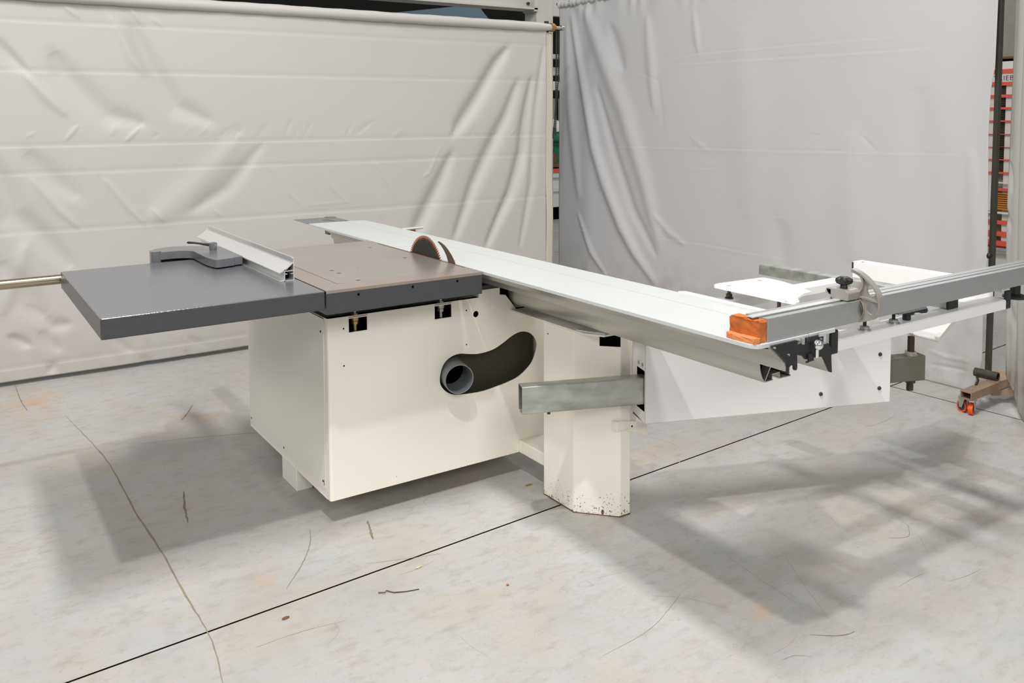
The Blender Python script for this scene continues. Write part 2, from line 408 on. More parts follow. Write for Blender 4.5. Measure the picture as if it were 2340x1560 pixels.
strip('crack', [(-1.35, 2.73), (-1.345, 2.4), (-1.33, 2.2)], .004, 'scuff')
strip('scuff_mark', [(-.4, .169), (-.425, .09), (-.443, .034)], .009, 'scuff')
strip('scuff_mark', [(-.6, .222), (-.64, .12), (-.711, .009), (-.803, -.102)], .004, 'crack')
strip('scuff_mark', [(-.611, 1.825), (-.66, 1.72), (-.713, 1.626)], .008, 'crack')
strip('scuff_mark', [(-.9, .80), (-.93, .66), (-.95, .52)], .008, 'scuff')
strip('scratch', [(.12, -.76), (.2, -.83), (.25, -.92)], .002, 'scuff_light')
strip('scratch', [(-.95, 1.42), (-.7, 1.35), (-.3, 1.2), (.1, 1.1)], .002, 'scuff')
strip('scratch', [(1.0, .25), (1.05, .05), (.9, -.1), (.75, -.12)], .002, 'scuff_light')
strip('scratch', [(.35, -1.15), (.42, -1.2), (.47, -1.21)], .003, 'scuff')
strip('scratch', [(1.05, -.95), (1.12, -.98), (1.2, -.93)], .002, 'crack')
strip('scratch', [(-.2, -.9), (.0, -.88), (.2, -.8)], .0012, 'crack')
strip('scratch', [(-.5, -1.2), (-.3, -1.15), (-.15, -1.16)], .0012, 'crack')
strip('scratch', [(.9, -1.2), (1.15, -1.0), (1.3, -.7)], .0015, 'scuff_light')
for _ in range(26):
    x = random.uniform(-1.2, 2.2); y = random.uniform(-1.4, 0) if random.random() < .7 else random.uniform(.8, 2.3)
    a = random.choice([.05, .1, 1.5, -.3])+random.uniform(-.5, .5); l = random.uniform(.05, .4)
    c = random.uniform(-.012, .012)
    strip('scratch', [(x, y), (x+l*.5*cos(a)-c*sin(a), y+l*.5*sin(a)+c*cos(a)), (x+l*cos(a), y+l*sin(a))], random.uniform(.0007, .0016), random.choice(['scuff_light', 'crack', 'scuff_light']))

# far hall wall behind the curtains: pale ribbed cladding below, near-black wall above painted to stand for unlit roof space
def wallpart(name, bm, m_): return tag(finish(name, bm, m_), kind='structure')
bm = NB(); box(bm, -8, 15.2, 14.0, 14.2, 0, 7); wallpart('wall_back', bm, 'hall_wall_unlit')
wb = bpy.data.objects['wall_back']
bm = NB()
for i in range(60):
    x0 = -6+i*.35; prism(bm, [(x0, 13.98), (x0+.06, 13.93), (x0+.24, 13.93), (x0+.30, 13.98)], 0, 1.9, 'Z')
tag(finish('cladding_rib', bm, 'hall_wall_pale', wb), kind='stuff')
bm = NB(); box(bm, 15.0, 15.2, -8, 14, 0, 7); wallpart('wall_right', bm, 'hall_wall_pale')

# ================================================================== CURTAINS
def fold_field(U, V, folds):
    """sum of soft ridges along polylines; folds = (points, width, amplitude)"""
    H = np.zeros_like(U)
    for pts, wd, amp in folds:
        best = np.full(U.shape, 1e9); sgn = np.zeros_like(U); tt = np.zeros_like(U); ns = len(pts)-1
        for q, ((a, b), (c, d)) in enumerate(zip(pts[:-1], pts[1:])):
            dx, dy = c-a, d-b; l2 = dx*dx+dy*dy+1e-12
            t = np.clip(((U-a)*dx+(V-b)*dy)/l2, 0, 1)
            qx, qy = U-(a+t*dx), V-(b+t*dy); dist = np.hypot(qx, qy)
            s = np.sign(dx*qy-dy*qx)
            m_ = dist < best; best = np.where(m_, dist, best); sgn = np.where(m_, s, sgn); tt = np.where(m_, (q+t)/ns, tt)
        # ends fade because the distance is to the segment
        H += amp*np.exp(-(best/(wd*(.55+.45*np.sin(pi*tt))))**2)*(.25+.75*np.sqrt(np.clip(np.sin(pi*tt), 0, 1)))
    return H
def curtain_mesh(name, u0, u1, v0, v1, nu, nv, place, folds, material, parent, seams=(), extra=None, thick=.0015):
    us = np.linspace(u0, u1, nu); vs = np.linspace(v0, v1, nv)
    for s in seams:
        i = int(np.argmin(abs(vs-s))); vs[i] = s
        if i+1 < nv: vs[i+1] = s+.003
    U, V = np.meshgrid(us, vs)
    H = fold_field(U, V, folds)
    for s in seams: H += .0016*(V > s-.001)*np.exp(-np.maximum(V-s, 0)/.10) + .0016*np.exp(-((V-s-.012)/.010)**2)
    if extra is not None: H += extra(U, V)
    P = place(U, V, H)
    verts = np.stack([c.ravel() for c in P], 1)
    idx = np.arange(nu*nv).reshape(nv, nu)
    F = np.stack([idx[:-1, :-1], idx[:-1, 1:], idx[1:, 1:], idx[1:, :-1]], -1).reshape(-1, 4)
    me = bpy.data.meshes.new(name); me.from_pydata(verts.tolist(), [], F.tolist())
    me.materials.append(MATS[material])
    for p in me.polygons: p.use_smooth = True
    o = bpy.data.objects.new(name, me); COL.objects.link(o)
    o.parent = parent; o.matrix_parent_inverse = Matrix.Translation(-parent.location)
    md = o.modifiers.new('thickness', 'SOLIDIFY'); md.thickness = thick; md.offset = 0
    return o
# pixel -> plane helper for fold lines: positions measured on the cloth itself
def ray(u, v):
    return M.translation, (Fv + R2*((u-CX)/F_PX) - U2*((v-CY)/F_PX))
def onY(u, v, y): o_, d_ = ray(u, v); t = (y-o_.y)/d_.y; p = o_+d_*t; return (p.x, p.z)
def onX(u, v, x): o_, d_ = ray(u, v); t = (x-o_.x)/d_.x; p = o_+d_*t; return (p.y, p.z)

LC = thing('roller_curtain', (-.2, 2.7, 0), 'long warm grey cloth curtain hanging from a horizontal roller, on the left behind the saw', 'curtain')
def LF(pts, wd, amp): return ([onY(a, b_, 2.7) for a, b_ in pts], wd, amp)
rl = random.Random(3)
lf = [
 LF([(1160, 110), (1136, 144), (1092, 224), (1054, 283), (1039, 306)], .055, .032), LF([(1033, 351), (995, 439), (959, 513), (940, 560)], .06, .032),
 LF([(1215, 180), (1201, 277), (1195, 345), (1169, 439), (1113, 560)], .05, .034), LF([(1183, 188), (1160, 260), (1119, 345), (1083, 424), (1039, 542)], .055, .03),
 LF([(1240, 110), (1225, 250), (1215, 420), (1190, 560)], .035, .014),
 LF([(-60, 330), (0, 415), (27, 489), (90, 534), (165, 610)], .07, .026), LF([(72, 409), (129, 474), (179, 519)], .022, -.016), LF([(60, 350), (110, 400), (180, 450)], .06, .014),
 LF([(239, 409), (284, 465), (329, 509)], .018, -.013), LF([(545, 320), (464, 409), (380, 483), (340, 500)], .08, -.012), LF([(600, 330), (520, 430), (440, 480)], .05, .012),
 LF([(150, 320), (179, 286)], .012, -.009), LF([(285, 325), (325, 288)], .012, -.009), LF([(345, 476), (376, 507)], .014, -.01), LF([(490, 479), (507, 494)], .01, -.006),
 LF([(300, 60), (358, 173), (404, 242), (481, 277)], .06, .02), LF([(120, 120), (146, 165), (246, 262), (330, 282)], .06, .018), LF([(60, 175), (150, 262)], .03, -.01),
 LF([(146, 12), (180, 40)], .014, -.012), LF([(292, 12), (330, 60)], .014, -.012), LF([(345, 40), (375, 62)], .010, -.008), LF([(-20, 90), (60, 160)], .04, .014),
 LF([(20, 100), (70, 160)], .02, -.01), LF([(255, 40), (300, 130), (330, 170)], .03, -.008), LF([(0, 600), (60, 680), (110, 720)], .07, .018), LF([(60, 560), (0, 720)], .05, -.012),
 LF([(640, 380), (660, 440), (690, 470)], .012, -.006), LF([(735, 385), (760, 430), (795, 465)], .012, -.006), LF([(800, 460), (700, 470)], .01, -.003), LF([(855, 370), (905, 452)], .009, -.005),
 LF([(1010, 330), (980, 395), (965, 405)], .012, -.006), LF([(90, 760), (140, 800)], .04, .012), LF([(20, 770), (70, 790)], .03, .014), LF([(250, 770), (300, 800)], .03, .01), LF([(300, 690), (340, 780)], .02, -.008),
 LF([(430, 770), (470, 790)], .02, .01), LF([(110, 850), (130, 830)], .03, .01), LF([(320, 815), (350, 835)], .025, .012), LF([(420, 800), (440, 820)], .02, .01), LF([(60, 700), (120, 745), (160, 740)], .04, .014),
]
for i in range(40):   # little diagonal puckers gathered above the sewn seam
    u = rl.uniform(40, 1180); a = onY(u, rl.uniform(306, 318), 2.7); l = rl.uniform(.02, .10)
    lf.append(([a, (a[0]+l*rl.uniform(.3, 1.6), a[1]+l)], rl.uniform(.009, .022), -rl.uniform(.0015, .005)*rl.choice([1, 1, -1])))
for i in range(16):
    u = rl.uniform(20, 1150); v = rl.choice([155, 395, 495]); a = onY(u, v+rl.uniform(-6, 6), 2.7); l = rl.uniform(.03, .1)
    lf.append(([a, (a[0]-l*rl.uniform(.4, 1.), a[1]+l)], rl.uniform(.008, .016), -rl.uniform(.001, .004)))
seams = (.095, .84, 1.165, 1.318, 1.73, 2.0)
def Lx(U, V):
    return .006*np.sin(U*3.1+V*2)+.004*np.sin(U*9+V*5)*np.clip(1-abs(V-1)/1.2, 0, 1)
lf = [(p, w_, a_*(.6 if w_ < .026 else 1.25)) for p, w_, a_ in lf]
curtain_mesh('cloth', -2.9, 2.315, .027, 2.14, 620, 300, lambda U, V, H: (U, 2.7+H+0*U, V), [(p, w_, a_) for p, w_, a_ in lf], 'cloth_warm', LC, seams, Lx)
curtain_mesh('side_hem', 2.315, 2.378, .027, 2.11, 8, 120, lambda U, V, H: (U, 2.702+.004*np.sin(V*7)+0*U, V), [], 'cloth_hem', LC)
bm = NB(); n = 24; rings = []
for i in range(90):
    x = -2.95+i*(2.355+2.95)/89; r = .034+.0012*sin(i*1.7)+.0008*sin(i*.6+2)
    if i > 86: r = [.033, .029, .024][i-87]
    rings.append([bm.verts.new((x, 2.69+r*cos(2*pi*q/n), 2.148+r*sin(2*pi*q/n))) for q in range(n)])
for a, b_ in zip(rings[:-1], rings[1:]):
    for q in range(n): bm.faces.new((a[q], a[(q+1) % n], b_[(q+1) % n], b_[q]))
bm.faces.new(rings[-1]); finish('roller', bm, 'cloth_warm', LC, smooth=40)
onepart('collar', lambda b_: (cyl(b_, (2.35, 2.69, 2.148), (2.375, 2.69, 2.148), .034), cyl(b_, (2.375, 2.69, 2.148), (2.39, 2.69, 2.148), .026)), 'roller_end', LC, smooth=30)
onepart('roller_axle', lambda b_: (cyl(b_, (2.38, 2.69, 2.148), (2.47, 2.69, 2.148), .013), cyl(b_, (2.45, 2.69, 2.148), (2.475, 2.69, 2.148), .020)), 'steel', LC, smooth=30)
onepart('bracket_post', lambda b_: (box(b_, 2.335, 2.36, 2.725, 2.75, 0, 2.2), box(b_, 2.22, 2.365, 2.72, 2.86, 0, .02), box(b_, 2.335, 2.36, 2.69, 2.75, 2.13, 2.15)), 'post_dark', LC)

# hanging hoist chain between the curtains
CH = thing('hoist_chain', (2.47, 2.74, 2.1), 'dark steel roller chain hanging in the gap between the two curtains', 'chain')
def link(bm, p, d, a):
    d = d.normalized(); s = d.cross(a).normalized()
    for sgn in (-1, 1):
        c0 = p+s*.0045*sgn
        cyl(bm, c0-d*.0085, c0+d*.0085, .0028, n=6)
    cyl(bm, p-d*.008-s*.006, p-d*.008+s*.006, .0034, n=6)
for run, (A_, B_) in enumerate((((2.455, 2.75, 2.12), (2.445, 2.75, 1.3)), ((2.478, 2.75, 2.12), (2.472, 2.75, 1.75)), ((2.472, 2.75, 1.75), (2.418, 2.75, 1.28)))):
    A_ = Vector(A_); B_ = Vector(B_); L_ = (B_-A_).length; n_ = int(L_/.0165)
    proto = None
    for i in range(n_):
        p = A_+(B_-A_)*(i/n_)
        if proto is None:
            bm = NB(); link(bm, Vector((0, 0, 0)), B_-A_, Vector((0, 1, 0))); proto = finish('chain_link', bm, 'chain_steel', None)
            o = proto
        else:
            o = proto.copy(); COL.objects.link(o)
        o.parent = CH; o.matrix_parent_inverse = Matrix.Identity(4); o.location = p-CH.location

# right curtain with its rolling stand
RC = thing('rod_curtain', (2.88, 1.4, 0), 'cool grey cloth curtain gathered on a rod, on the right behind the crosscut fence', 'curtain')
def RF(pts, wd, amp): return ([onX(a, b_, 2.88) for a, b_ in pts], wd, amp)
rf = [
 RF([(1340, 20), (1352, 45), (1389, 145), (1430, 250), (1475, 407), (1510, 560)], .085, .028), RF([(1312, 40), (1343, 217), (1366, 340), (1389, 417), (1427, 519), (1456, 578), (1501, 646)], .06, .034),
 RF([(1328, 489), (1356, 574), (1389, 627)], .03, .014), RF([(1300, 60), (1310, 250), (1330, 450)], .06, .02), RF([(1400, 60), (1430, 160)], .06, -.016), RF([(1485, 40), (1492, 130), (1500, 250)], .05, .014),
 RF([(1370, 200), (1410, 350), (1450, 480), (1500, 580)], .05, -.018), RF([(1500, 490), (1530, 530), (1570, 560)], .03, .008), RF([(1590, 30), (1600, 120)], .03, .008),
 RF([(1450, 155), (1510, 185), (1518, 260), (1520, 300)], .015, -.002), RF([(1835, 335), (1862, 308), (1880, 310)], .010, -.0025), RF([(1620, 370), (1650, 350)], .014, -.0025), RF([(1975, 310), (2010, 345)], .014, -.0025),
 RF([(1580, 310), (1620, 345)], .02, .003), RF([(1780, 500), (1800, 620)], .08, -.010), RF([(1950, 300), (1960, 600)], .12, .012), RF([(2100, 200), (2130, 700)], .12, -.012), RF([(1700, 60), (1720, 500)], .16, .012),
 RF([(2137, 831), (2190, 842), (2223, 848)], .010, -.006), RF([(2130, 800), (2170, 815), (2220, 825)], .012, .005), RF([(2225, 350), (2235, 600), (2225, 760)], .05, .012),
]
# horizontal fold creases, each following its own line
for pts in ([(1534, 134), (1597, 122), (1760, 106), (2064, 82)], [(1534, 146), (1700, 136), (1960, 120), (2130, 108)], [(1325, 331), (1500, 335), (1801, 343), (2231, 351)],
            [(1575, 382), (1650, 383)], [(1496, 540), (1600, 555), (1700, 573), (1800, 590)], [(1310, 522), (1365, 524)], [(1405, 524), (1460, 527)]):
    rf.append(RF(pts, .006, -.0014)); rf.append(([(a, b_-.014) for a, b_ in RF(pts, 0, 0)[0]], .010, .0012))
EP = sorted(((z_, y_+.335) for y_, z_ in (onX(a, b_, 2.86) for a, b_ in ((2283, 0), (2276, 150), (2266, 205), (2260, 300), (2258, 590), (2247, 690), (2243, 830), (2226, 878)))))
EZ = [p[0] for p in EP]; EY = [p[1] for p in EP]
def Rx(U, V):
    top = np.clip((V-2.15)/.2, 0, 1)
    return .006*np.sin(U*38+np.sin(U*11)*2)*top*top + .008*np.sin(U*2.3+V*1.1)
def Rplace(U, V, H):
    t = (U+.335)/(3.24+.335)                       # 0 near edge .. 1 far edge
    edge = (1-t)**6*np.interp(V, EZ, EY)           # the free edge wanders
    slope = .052*t
    return (2.88-.02-H, U+edge, V + (V/2.36)*(.0)*slope)
curtain_mesh('cloth', -.335, 3.235, .004, 2.40, 420, 300, Rplace, rf, 'cloth_cool', RC, (), Rx)
bm = NB(); cyl(bm, (2.86, -.36, 2.405), (2.86, 3.26, 2.42), .014); finish('rod', bm, 'post_dark', RC, smooth=30)
bm = NB(); n = 20; rings = []
for i in range(220):
    y = -.33+i*3.56/219; r = .026+.006*sin(i*1.9+sin(i*.7))
    rings.append([bm.verts.new((2.86+r*cos(2*pi*q/n)*.9, y, 2.41+r*sin(2*pi*q/n))) for q in range(n)])
for a, b_ in zip(rings[:-1], rings[1:]):
    for q in range(n): bm.faces.new((a[q], a[(q+1) % n], b_[(q+1) % n], b_[q]))
finish('rod_pocket', bm, 'cloth_cool', RC, smooth=60)

ST = thing('curtain_stand', (2.9, -.36, 0), 'dark upright post on a rusty wheeled base between the two right-hand curtains', 'stand')
onepart('post', lambda b_: (box(b_, 2.892, 2.926, -.354, -.334, .115, 2.47)), 'post_dark', ST, bevel=.002)
onepart('end_knob', lambda b_: lathe(b_, (2.80, -.385, .745), [(.004, -.014), (.014, -.008), (.017, 0), (.014, .008), (.004, .014)], 16, 'Y'), 'black_plastic', ST, smooth=60)
onepart('base_beam', lambda b_: (prism(b_, [(2.487, -.425), (2.482, -.482), (3.12, -.455), (3.12, -.395)], .115, .12, 'Z'), prism(b_, [(2.487, -.425), (2.482, -.482), (3.12, -.455), (3.12, -.395)], .080, .084, 'Z'),
    prism(b_, [(2.482, -.482), (2.4825, -.477), (3.12, -.45), (3.12, -.455)], .084, .115, 'Z'), prism(b_, [(2.487, -.425), (2.4865, -.43), (3.12, -.40), (3.12, -.395)], .084, .115, 'Z')), 'rusty_beam', ST)
onepart('tube_sleeve', lambda b_: pipe(b_, (2.765, -.35, .145), (2.772, -.46, .145), .022, .016, 20), 'post_dark', ST, smooth=30)
onepart('brace_strap', lambda b_: sweep(b_, [(2.775, -.35, .135), (2.70, -.40, .123), (2.62, -.43, .121)], .006, 6), 'thread_steel', ST)
onepart('foot_plate', lambda b_: box(b_, 2.76, 2.96, -.47, -.36, .12, .124), 'rusty_beam', ST)
onepart('second_beam', lambda b_: prism(b_, [(2.80, -.40), (2.76, -.44), (3.0, -.60), (3.04, -.56)], .045, .075, 'Z'), 'rusty_beam', ST)
def bolt_head(parent, p, r=.007, axis='Z', mat_='zinc', h=.004, name='bolt'):
    bm = NB(); hexa(bm, p, r, h, axis); return finish(name, bm, mat_, parent)
bolt_head(ST, (2.535, -.452, .12)); bolt_head(ST, (2.59, -.437, .12))
for i, (cx, cy, ang) in enumerate(((2.535, -.415, 1.25), (2.525, -.462, .25))):
    d = Vector((cos(ang), sin(ang), 0)); s = Vector((-d.y, d.x, 0)); c = Vector((cx, cy, .030))
    cw = NB(); lathe(cw, c, [(.022, -.010), (.029, -.010), (.030, -.006), (.030, .006), (.029, .010), (.022, .010)], 32, s)
    wo = finish('wheel', cw, 'wheel_orange', ST, smooth=35)
    cw = NB(); lathe(cw, c, [(.010, -.011), (.021, -.0108), (.021, .0108), (.010, .011)], 24, s); finish('hub', cw, 'wheel_hub', wo, smooth=35)
    cw = NB()
    for sg in (-1, 1):
        off = s*.014*sg
        P = [c+off+d*.008+Vector((0, 0, -.006)), c+off-d*.008+Vector((0, 0, -.006)), c+off-d*.026+Vector((0, 0, .045)), c+off+d*.014+Vector((0, 0, .045))]
        A = [cw.verts.new(p) for p in P]; B = [cw.verts.new(p+s*.002*sg) for p in P]
        cw.faces.new(A); cw.faces.new(B)
        for q in range(4): cw.faces.new((A[q], A[(q+1) % 4], B[(q+1) % 4], B[q]))
    cyl(cw, c-s*.018, c+s*.018, .005, n=12); cyl(cw, c-d*.006+Vector((0, 0, .045)), c-d*.006+Vector((0, 0, .05)), .024)
    finish('caster_fork', cw, 'zinc', ST, smooth=30)

# third curtain at the right edge, stiffer and shinier, its lower corner cut away
TC = thing('plastic_curtain', (2.72, -.56, 0), 'stained shiny grey curtain at the right edge, beside the wheeled stand', 'curtain')
def Tplace(U, V, H):
    dx, dy = -.72, -.694
    b0 = np.clip(.16-U*.62, .006, .2)
    Vv = b0+(V/2.5)*(2.5-b0)
    x0 = 2.80+.05*np.clip(Vv-.2, 0, 2)**1.2*.5
    uu = U+.012*np.sin(Vv*3.4+1)*(1-np.clip(U*3, 0, 1))
    return (x0+dx*uu+.694*H, -.478+dy*uu+.045*np.clip(Vv-.2, 0, 2.2)*.5-.72*H, Vv)
tf = [([(.1, 0), (.11, 2.5)], .03, .02), ([(.03, 0), (.02, 1.2)], .02, -.012), ([(.2, 0), (.19, 2.5)], .04, -.02), ([(0, .9), (.05, .8)], .02, .01), ([(.02, 1.15), (.05, 1.0)], .015, .012), ([(.0, .45), (.12, .3)], .03, .01)]
curtain_mesh('cloth', 0, .55, 0, 2.5, 90, 200, Tplace, tf, 'cloth_plastic', TC)

# ================================================================== PANEL SAW BODY
PS = thing('panel_saw', (-.1, .6, 0), 'cream panel saw body with brown ground-iron table, dark grey extension table and round dust port', 'saw')
YC, ZB = .198, .093
outl = [(-.529, ZB), (.293, ZB), (.293, .142), (.43, .142), (.43, .684), (.284, .688), (.232, .752), (.205, .757), (-.529, .757)]
sq1 = [(-.447, .697), (-.375, .697), (-.375, .748), (-.447, .748)]; sq2 = [(-.094, .697), (-.020, .697), (-.020, .748), (-.094, .748)]
slot = catmull([(-.075, .455), (-.062, .51), (-.03, .538), (.012, .547), (.055, .5395), (.105, .533), (.167, .539), (.215, .557), (.262, .581), (.305, .592), (.348, .582), (.378, .553), (.384, .515),
                (.362, .460), (.322, .425), (.283, .405), (.23, .393), (.176, .385), (.11, .379), (.032, .383), (-.02, .392), (-.058, .418)], 4)
fr = [(a, b_) for a, b_ in outl]; fr[0] = (-.519, ZB); fr[-1] = (-.519, .757)
bm = NB(); prism(bm, fr, YC, YC+.003, 'Y', [sq1, sq2, slot, circ(.091, .693, .0125, 24), circ(-.467, .714, .0035, 10), circ(-.468, .579, .0035, 10), circ(.047, .578, .0035, 10), circ(.048, .713, .0035, 10)])
# rolled left edge of the front sheet
for i in range(6):
    a0, a1 = pi/2*i/6, pi/2*(i+1)/6
    p = [(-.519-.010*sin(a0), YC+.010-.010*cos(a0)), (-.519-.010*sin(a1), YC+.010-.010*cos(a1))]
    v = [bm.verts.new((p[0][0], p[0][1], ZB)), bm.verts.new((p[1][0], p[1][1], ZB)), bm.verts.new((p[1][0], p[1][1], .757)), bm.verts.new((p[0][0], p[0][1], .757))]; bm.faces.new(v)
v = [bm.verts.new(q) for q in ((-.529, YC+.010, ZB), (-.529, YC+.034, ZB), (-.529, YC+.034, .757), (-.529, YC+.010, .757))]; bm.faces.new(v)
front = finish('front_panel', bm, 'cream_paint', PS)
bm = NB(); body = [(-.5285, ZB+.001), (.43, ZB+.001), (.43, .684), (.284, .686), (.228, .754), (-.5285, .756)]
prism(bm, body, YC+.034, 1.121, 'Y', caps=(False, True)); finish('cabinet_shell', bm, 'cream_paint', PS)
onepart('inner_plate', lambda b_: prism(b_, [(-.5, .12), (.42, .12), (.42, .66), (.28, .66), (.21, .74), (-.5, .74)], YC+.075, YC+.08, 'Y'), 'dark_olive', PS)
onepart('hollow_dark_fill', lambda b_: (box(b_, -.5, .2, YC+.06, YC+.07, .66, .754)), 'black_void', PS)  # black sheet painting the shade behind the square cut-outs
# bent lips and levelling bolts above the square cut-outs
for i, (x0, x1) in enumerate(((-.447, -.375), (-.094, -.020))):
    onepart('lip', lambda b_: box(b_, x0, x1, YC-.004, YC+.03, .748, .7515), 'cream_paint', PS)
    xb = (x0+x1)/2+(-.005 if i == 0 else -.002)
    bm = NB(); cyl(bm, (xb, YC+.015, .69), (xb, YC+.015, .82), .0062, n=12); hexa(bm, (xb, YC+.015, .722), .0125, .011); hexa(bm, (xb, YC+.015, .7515), .0125, .010)
    cyl(bm, (xb, YC+.015, .735), (xb, YC+.015, .747), .0135, n=20)
    finish('levelling_bolt', bm, 'brass_tint' if i == 0 else 'zinc', PS, smooth=30)
# left side cover with its screws, and the folded lip under it
bm = NB(); prism(bm, [(YC+.040, .128), (1.112, .112), (1.112, .752), (YC+.030, .752)], -.5325, -.5295, 'X', [circ(.253, .702, .004, 10)]); finish('side_cover', bm, 'cream_side', PS)
for y, z in ((.253, .702), (.257, .150), (1.092, .135), (.673, .137)):
    onepart('screw', lambda b_: cyl(b_, (-.5332, y, z), (-.529, y, z), .0045, n=12), 'black_void', PS)
onepart('screw_rust', lambda b_: box(b_, -.5335, -.5325, .246, .249, .137, .155), 'brown', PS)
onepart('bottom_lip', lambda b_: (box(b_, -.5295, -.50, YC+.03, 1.121, ZB-.0015, ZB+.0015)), 'cream_paint', PS)
onepart('foot', lambda b_: (box(b_, -.5285, -.462, .546, .712, 0, ZB)), 'cream_side', PS, bevel=.003)
onepart('foot', lambda b_: (box(b_, .20, .27, .546, .712, 0, ZB)), 'cream_side', PS, bevel=.003)
onepart('foot', lambda b_: (box(b_, -.20, .05, .95, 1.05, 0, ZB)), 'cream_side', PS, bevel=.003)
# dust port
onepart('dust_port', lambda b_: pipe(b_, (.010, YC+.09, .472), (-.021, .142, .466), .0575, .0545), 'pipe_grey', PS, smooth=30)
onepart('port_interior', lambda b_: cyl(b_, (.008, YC+.07, .472), (.006, YC+.05, .471), .0543, n=30), 'black_void', PS)
# mounting pad with dark flange and bolt at right of the table
onepart('mounting_pad', lambda b_: box(b_, .105, .204, YC, YC+.10, .757, .785), 'cream_paint', PS)
onepart('pad_flange', lambda b_: (box(b_, .0, .200, YC+.004, YC+.16, .786, .800)), 'hammer_grey', PS)
onepart('pad_bolt', lambda b_: (hexa(b_, (.165, .245, .800), .009, .008), cyl(b_, (.165, .245, .79), (.165, .245, .802), .014)), 'brass_tint', PS)
onepart('saw_unit_dark_fill', lambda b_: (box(b_, .02, .235, YC+.15, 1.0, .70, .84), box(b_, .205, .2492, YC+.006, 1.0, .69, .86)), 'black_void', PS)  # black blocks: saw unit, plus fill for the shaded gap by the rail
# black block standing in for the shaded void between cabinet and base rail
onepart('void_fill', lambda b_: box(b_, .205, .40, YC+.10, 1.10, .66, .70), 'black_void', PS)
# foot beam to the column, column and the angled shelf on top
onepart('base_beam', lambda b_: (box(b_, .293, .43, -.012, YC+.002, ZB, .142)), 'cream_paint', PS, bevel=.003)
colp = [(.265, -.0095), (.265, -.195), (.382, -.32), (.431, -.32), (.431, -.0095)]
bm = NB(); prism(bm, colp, 0.003, .683, 'Z'); co = finish('column', bm, 'cream_paint', PS, bevel=.004)
onepart('rust_edge', lambda b_: prism(b_, [(.2645, -.009), (.2645, -.1955), (.3818, -.3206), (.4315, -.3206), (.4315, -.009)], 0, .003, 'Z'), 'brown', PS)
def on_chamfer(u, v, off=.0008):
    o_, d_ = ray(u, v); a = Vector((.265, -.195)); b_ = Vector((.382, -.32)); nn = Vector((-(b_-a).y, (b_-a).x)).normalized()
    if nn.y > 0: nn = -nn
    t = ((a.x-o_.x)*nn.x+(a.y-o_.y)*nn.y)/(d_.x*nn.x+d_.y*nn.y); p = o_+d_*t
    return p+Vector((nn.x, nn.y, 0))*off
def flatpart(name, pts, material, parent, back=Vector((.002, .002, 0)), **kw):
    bm = NB(); A = [bm.verts.new(p) for p in pts]; B = [bm.verts.new(p+back) for p in pts]; n_ = len(pts)
    bm.faces.new(A); bm.faces.new(B)
    for q in range(n_): bm.faces.new((A[q], A[(q+1) % n_], B[(q+1) % n_], B[q]))
    return finish(name, bm, material, parent, **kw)
flatpart('square_opening', [on_chamfer(*p) for p in ((1370, 766), (1418, 766), (1418, 792.5), (1370, 790))], 'black_void', PS)
flatpart('slot_hole', [on_chamfer(1377+3.4*cos(a), 1169.5+6*sin(a)) for a in [2*pi*i/14 for i in range(14)]], 'brown', PS)
onepart('hole', lambda b_: cyl(b_, (.2645, -.04, .64), (.27, -.04, .64), .003, n=8), 'black_void', PS)
shelf = [(.258, YC+.002), (.258, -.262), (.300, -.325), (.40, -.325), (.40, YC+.002)]
onepart('shelf', lambda b_: prism(b_, shelf, .683, .689, 'Z'), 'cream_side', PS)
onepart('shelf_lip', lambda b_: box(b_, .2755, .279, YC-.02, YC+.2, .676, .683), 'cream_paint', PS)
onepart('shelf_rim', lambda b_: prism(b_, [(.262, -.215), (.31, -.318), (.335, -.305), (.29, -.20)], .689, .693, 'Z'), 'alu_bright', PS)
# pivot bracket for the support arm
onepart('pivot_bar', lambda b_: (box(b_, .431, .470, -.20, -.04, .05, .66)), 'cream_paint', PS)
bm = NB(); prism(bm, [(.36, .325), (.36, .362), (.385, .362), (.43, .352), (.508, .327), (.514, .29), (.505, .285), (.43, .312), (.40, .325)], -.326, -.25, 'Y'); finish('pivot_lug', bm, 'cream_paint', PS, bevel=.002)
onepart('hole', lambda b_: cyl(b_, (.432, -.3268, .333), (.432, -.32, .333), .0035, n=10), 'black_void', PS)
onepart('pivot_pin', lambda b_: (cyl(b_, (.462, -.30, .33), (.462, -.30, .75), .011)), 'cream_paint', PS, smooth=30)
# cast table
TX0, TX1, TYB = -.6105, -.004, .9728
holes = [circ(x, y, .0085, 16) for x, y in ((-.447, .345), (-.446, .279), (-.445, .115), (-.09, .777), (-.091, .444))] + [circ(-.345, .341, .004, 10)]
bm = NB(); prism(bm, [(TX0, 0), (TX1, 0), (TX1, TYB), (TX0, TYB)], .890, .90, 'Z', holes, mi=0)
ct = finish('cast_table', bm, 'ground_iron', PS)
bm = NB(); prism(bm, [(TX0, .0005), (TX1, .0005), (TX1, TYB-.0005), (TX0, TYB-.0005)], .8194, .8985, 'Z', [[(TX0+.02, .02), (TX1-.02, .02), (TX1-.02, TYB-.02), (TX0+.02, TYB-.02)]])
for f_ in bm.faces: pass
finish('skirt', bm, 'hammer_grey', ct, bevel=.0025)
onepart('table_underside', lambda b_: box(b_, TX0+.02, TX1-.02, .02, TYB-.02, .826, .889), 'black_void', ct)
onepart('inlay_line', lambda b_: (box(b_, -.5318, -.5298, .0935, TYB, .8995, .9004), box(b_, -.53, -.5, .0935, .0955, .8995, .9003)), 'brown', ct)
for x, z in ((-.496, .876), (-.291, .878), (-.111, .878)):
    onepart('screw_hole', lambda b_: cyl(b_, (x, -.0006, z), (x, .01, z), .0042, n=12), 'black_void', ct)
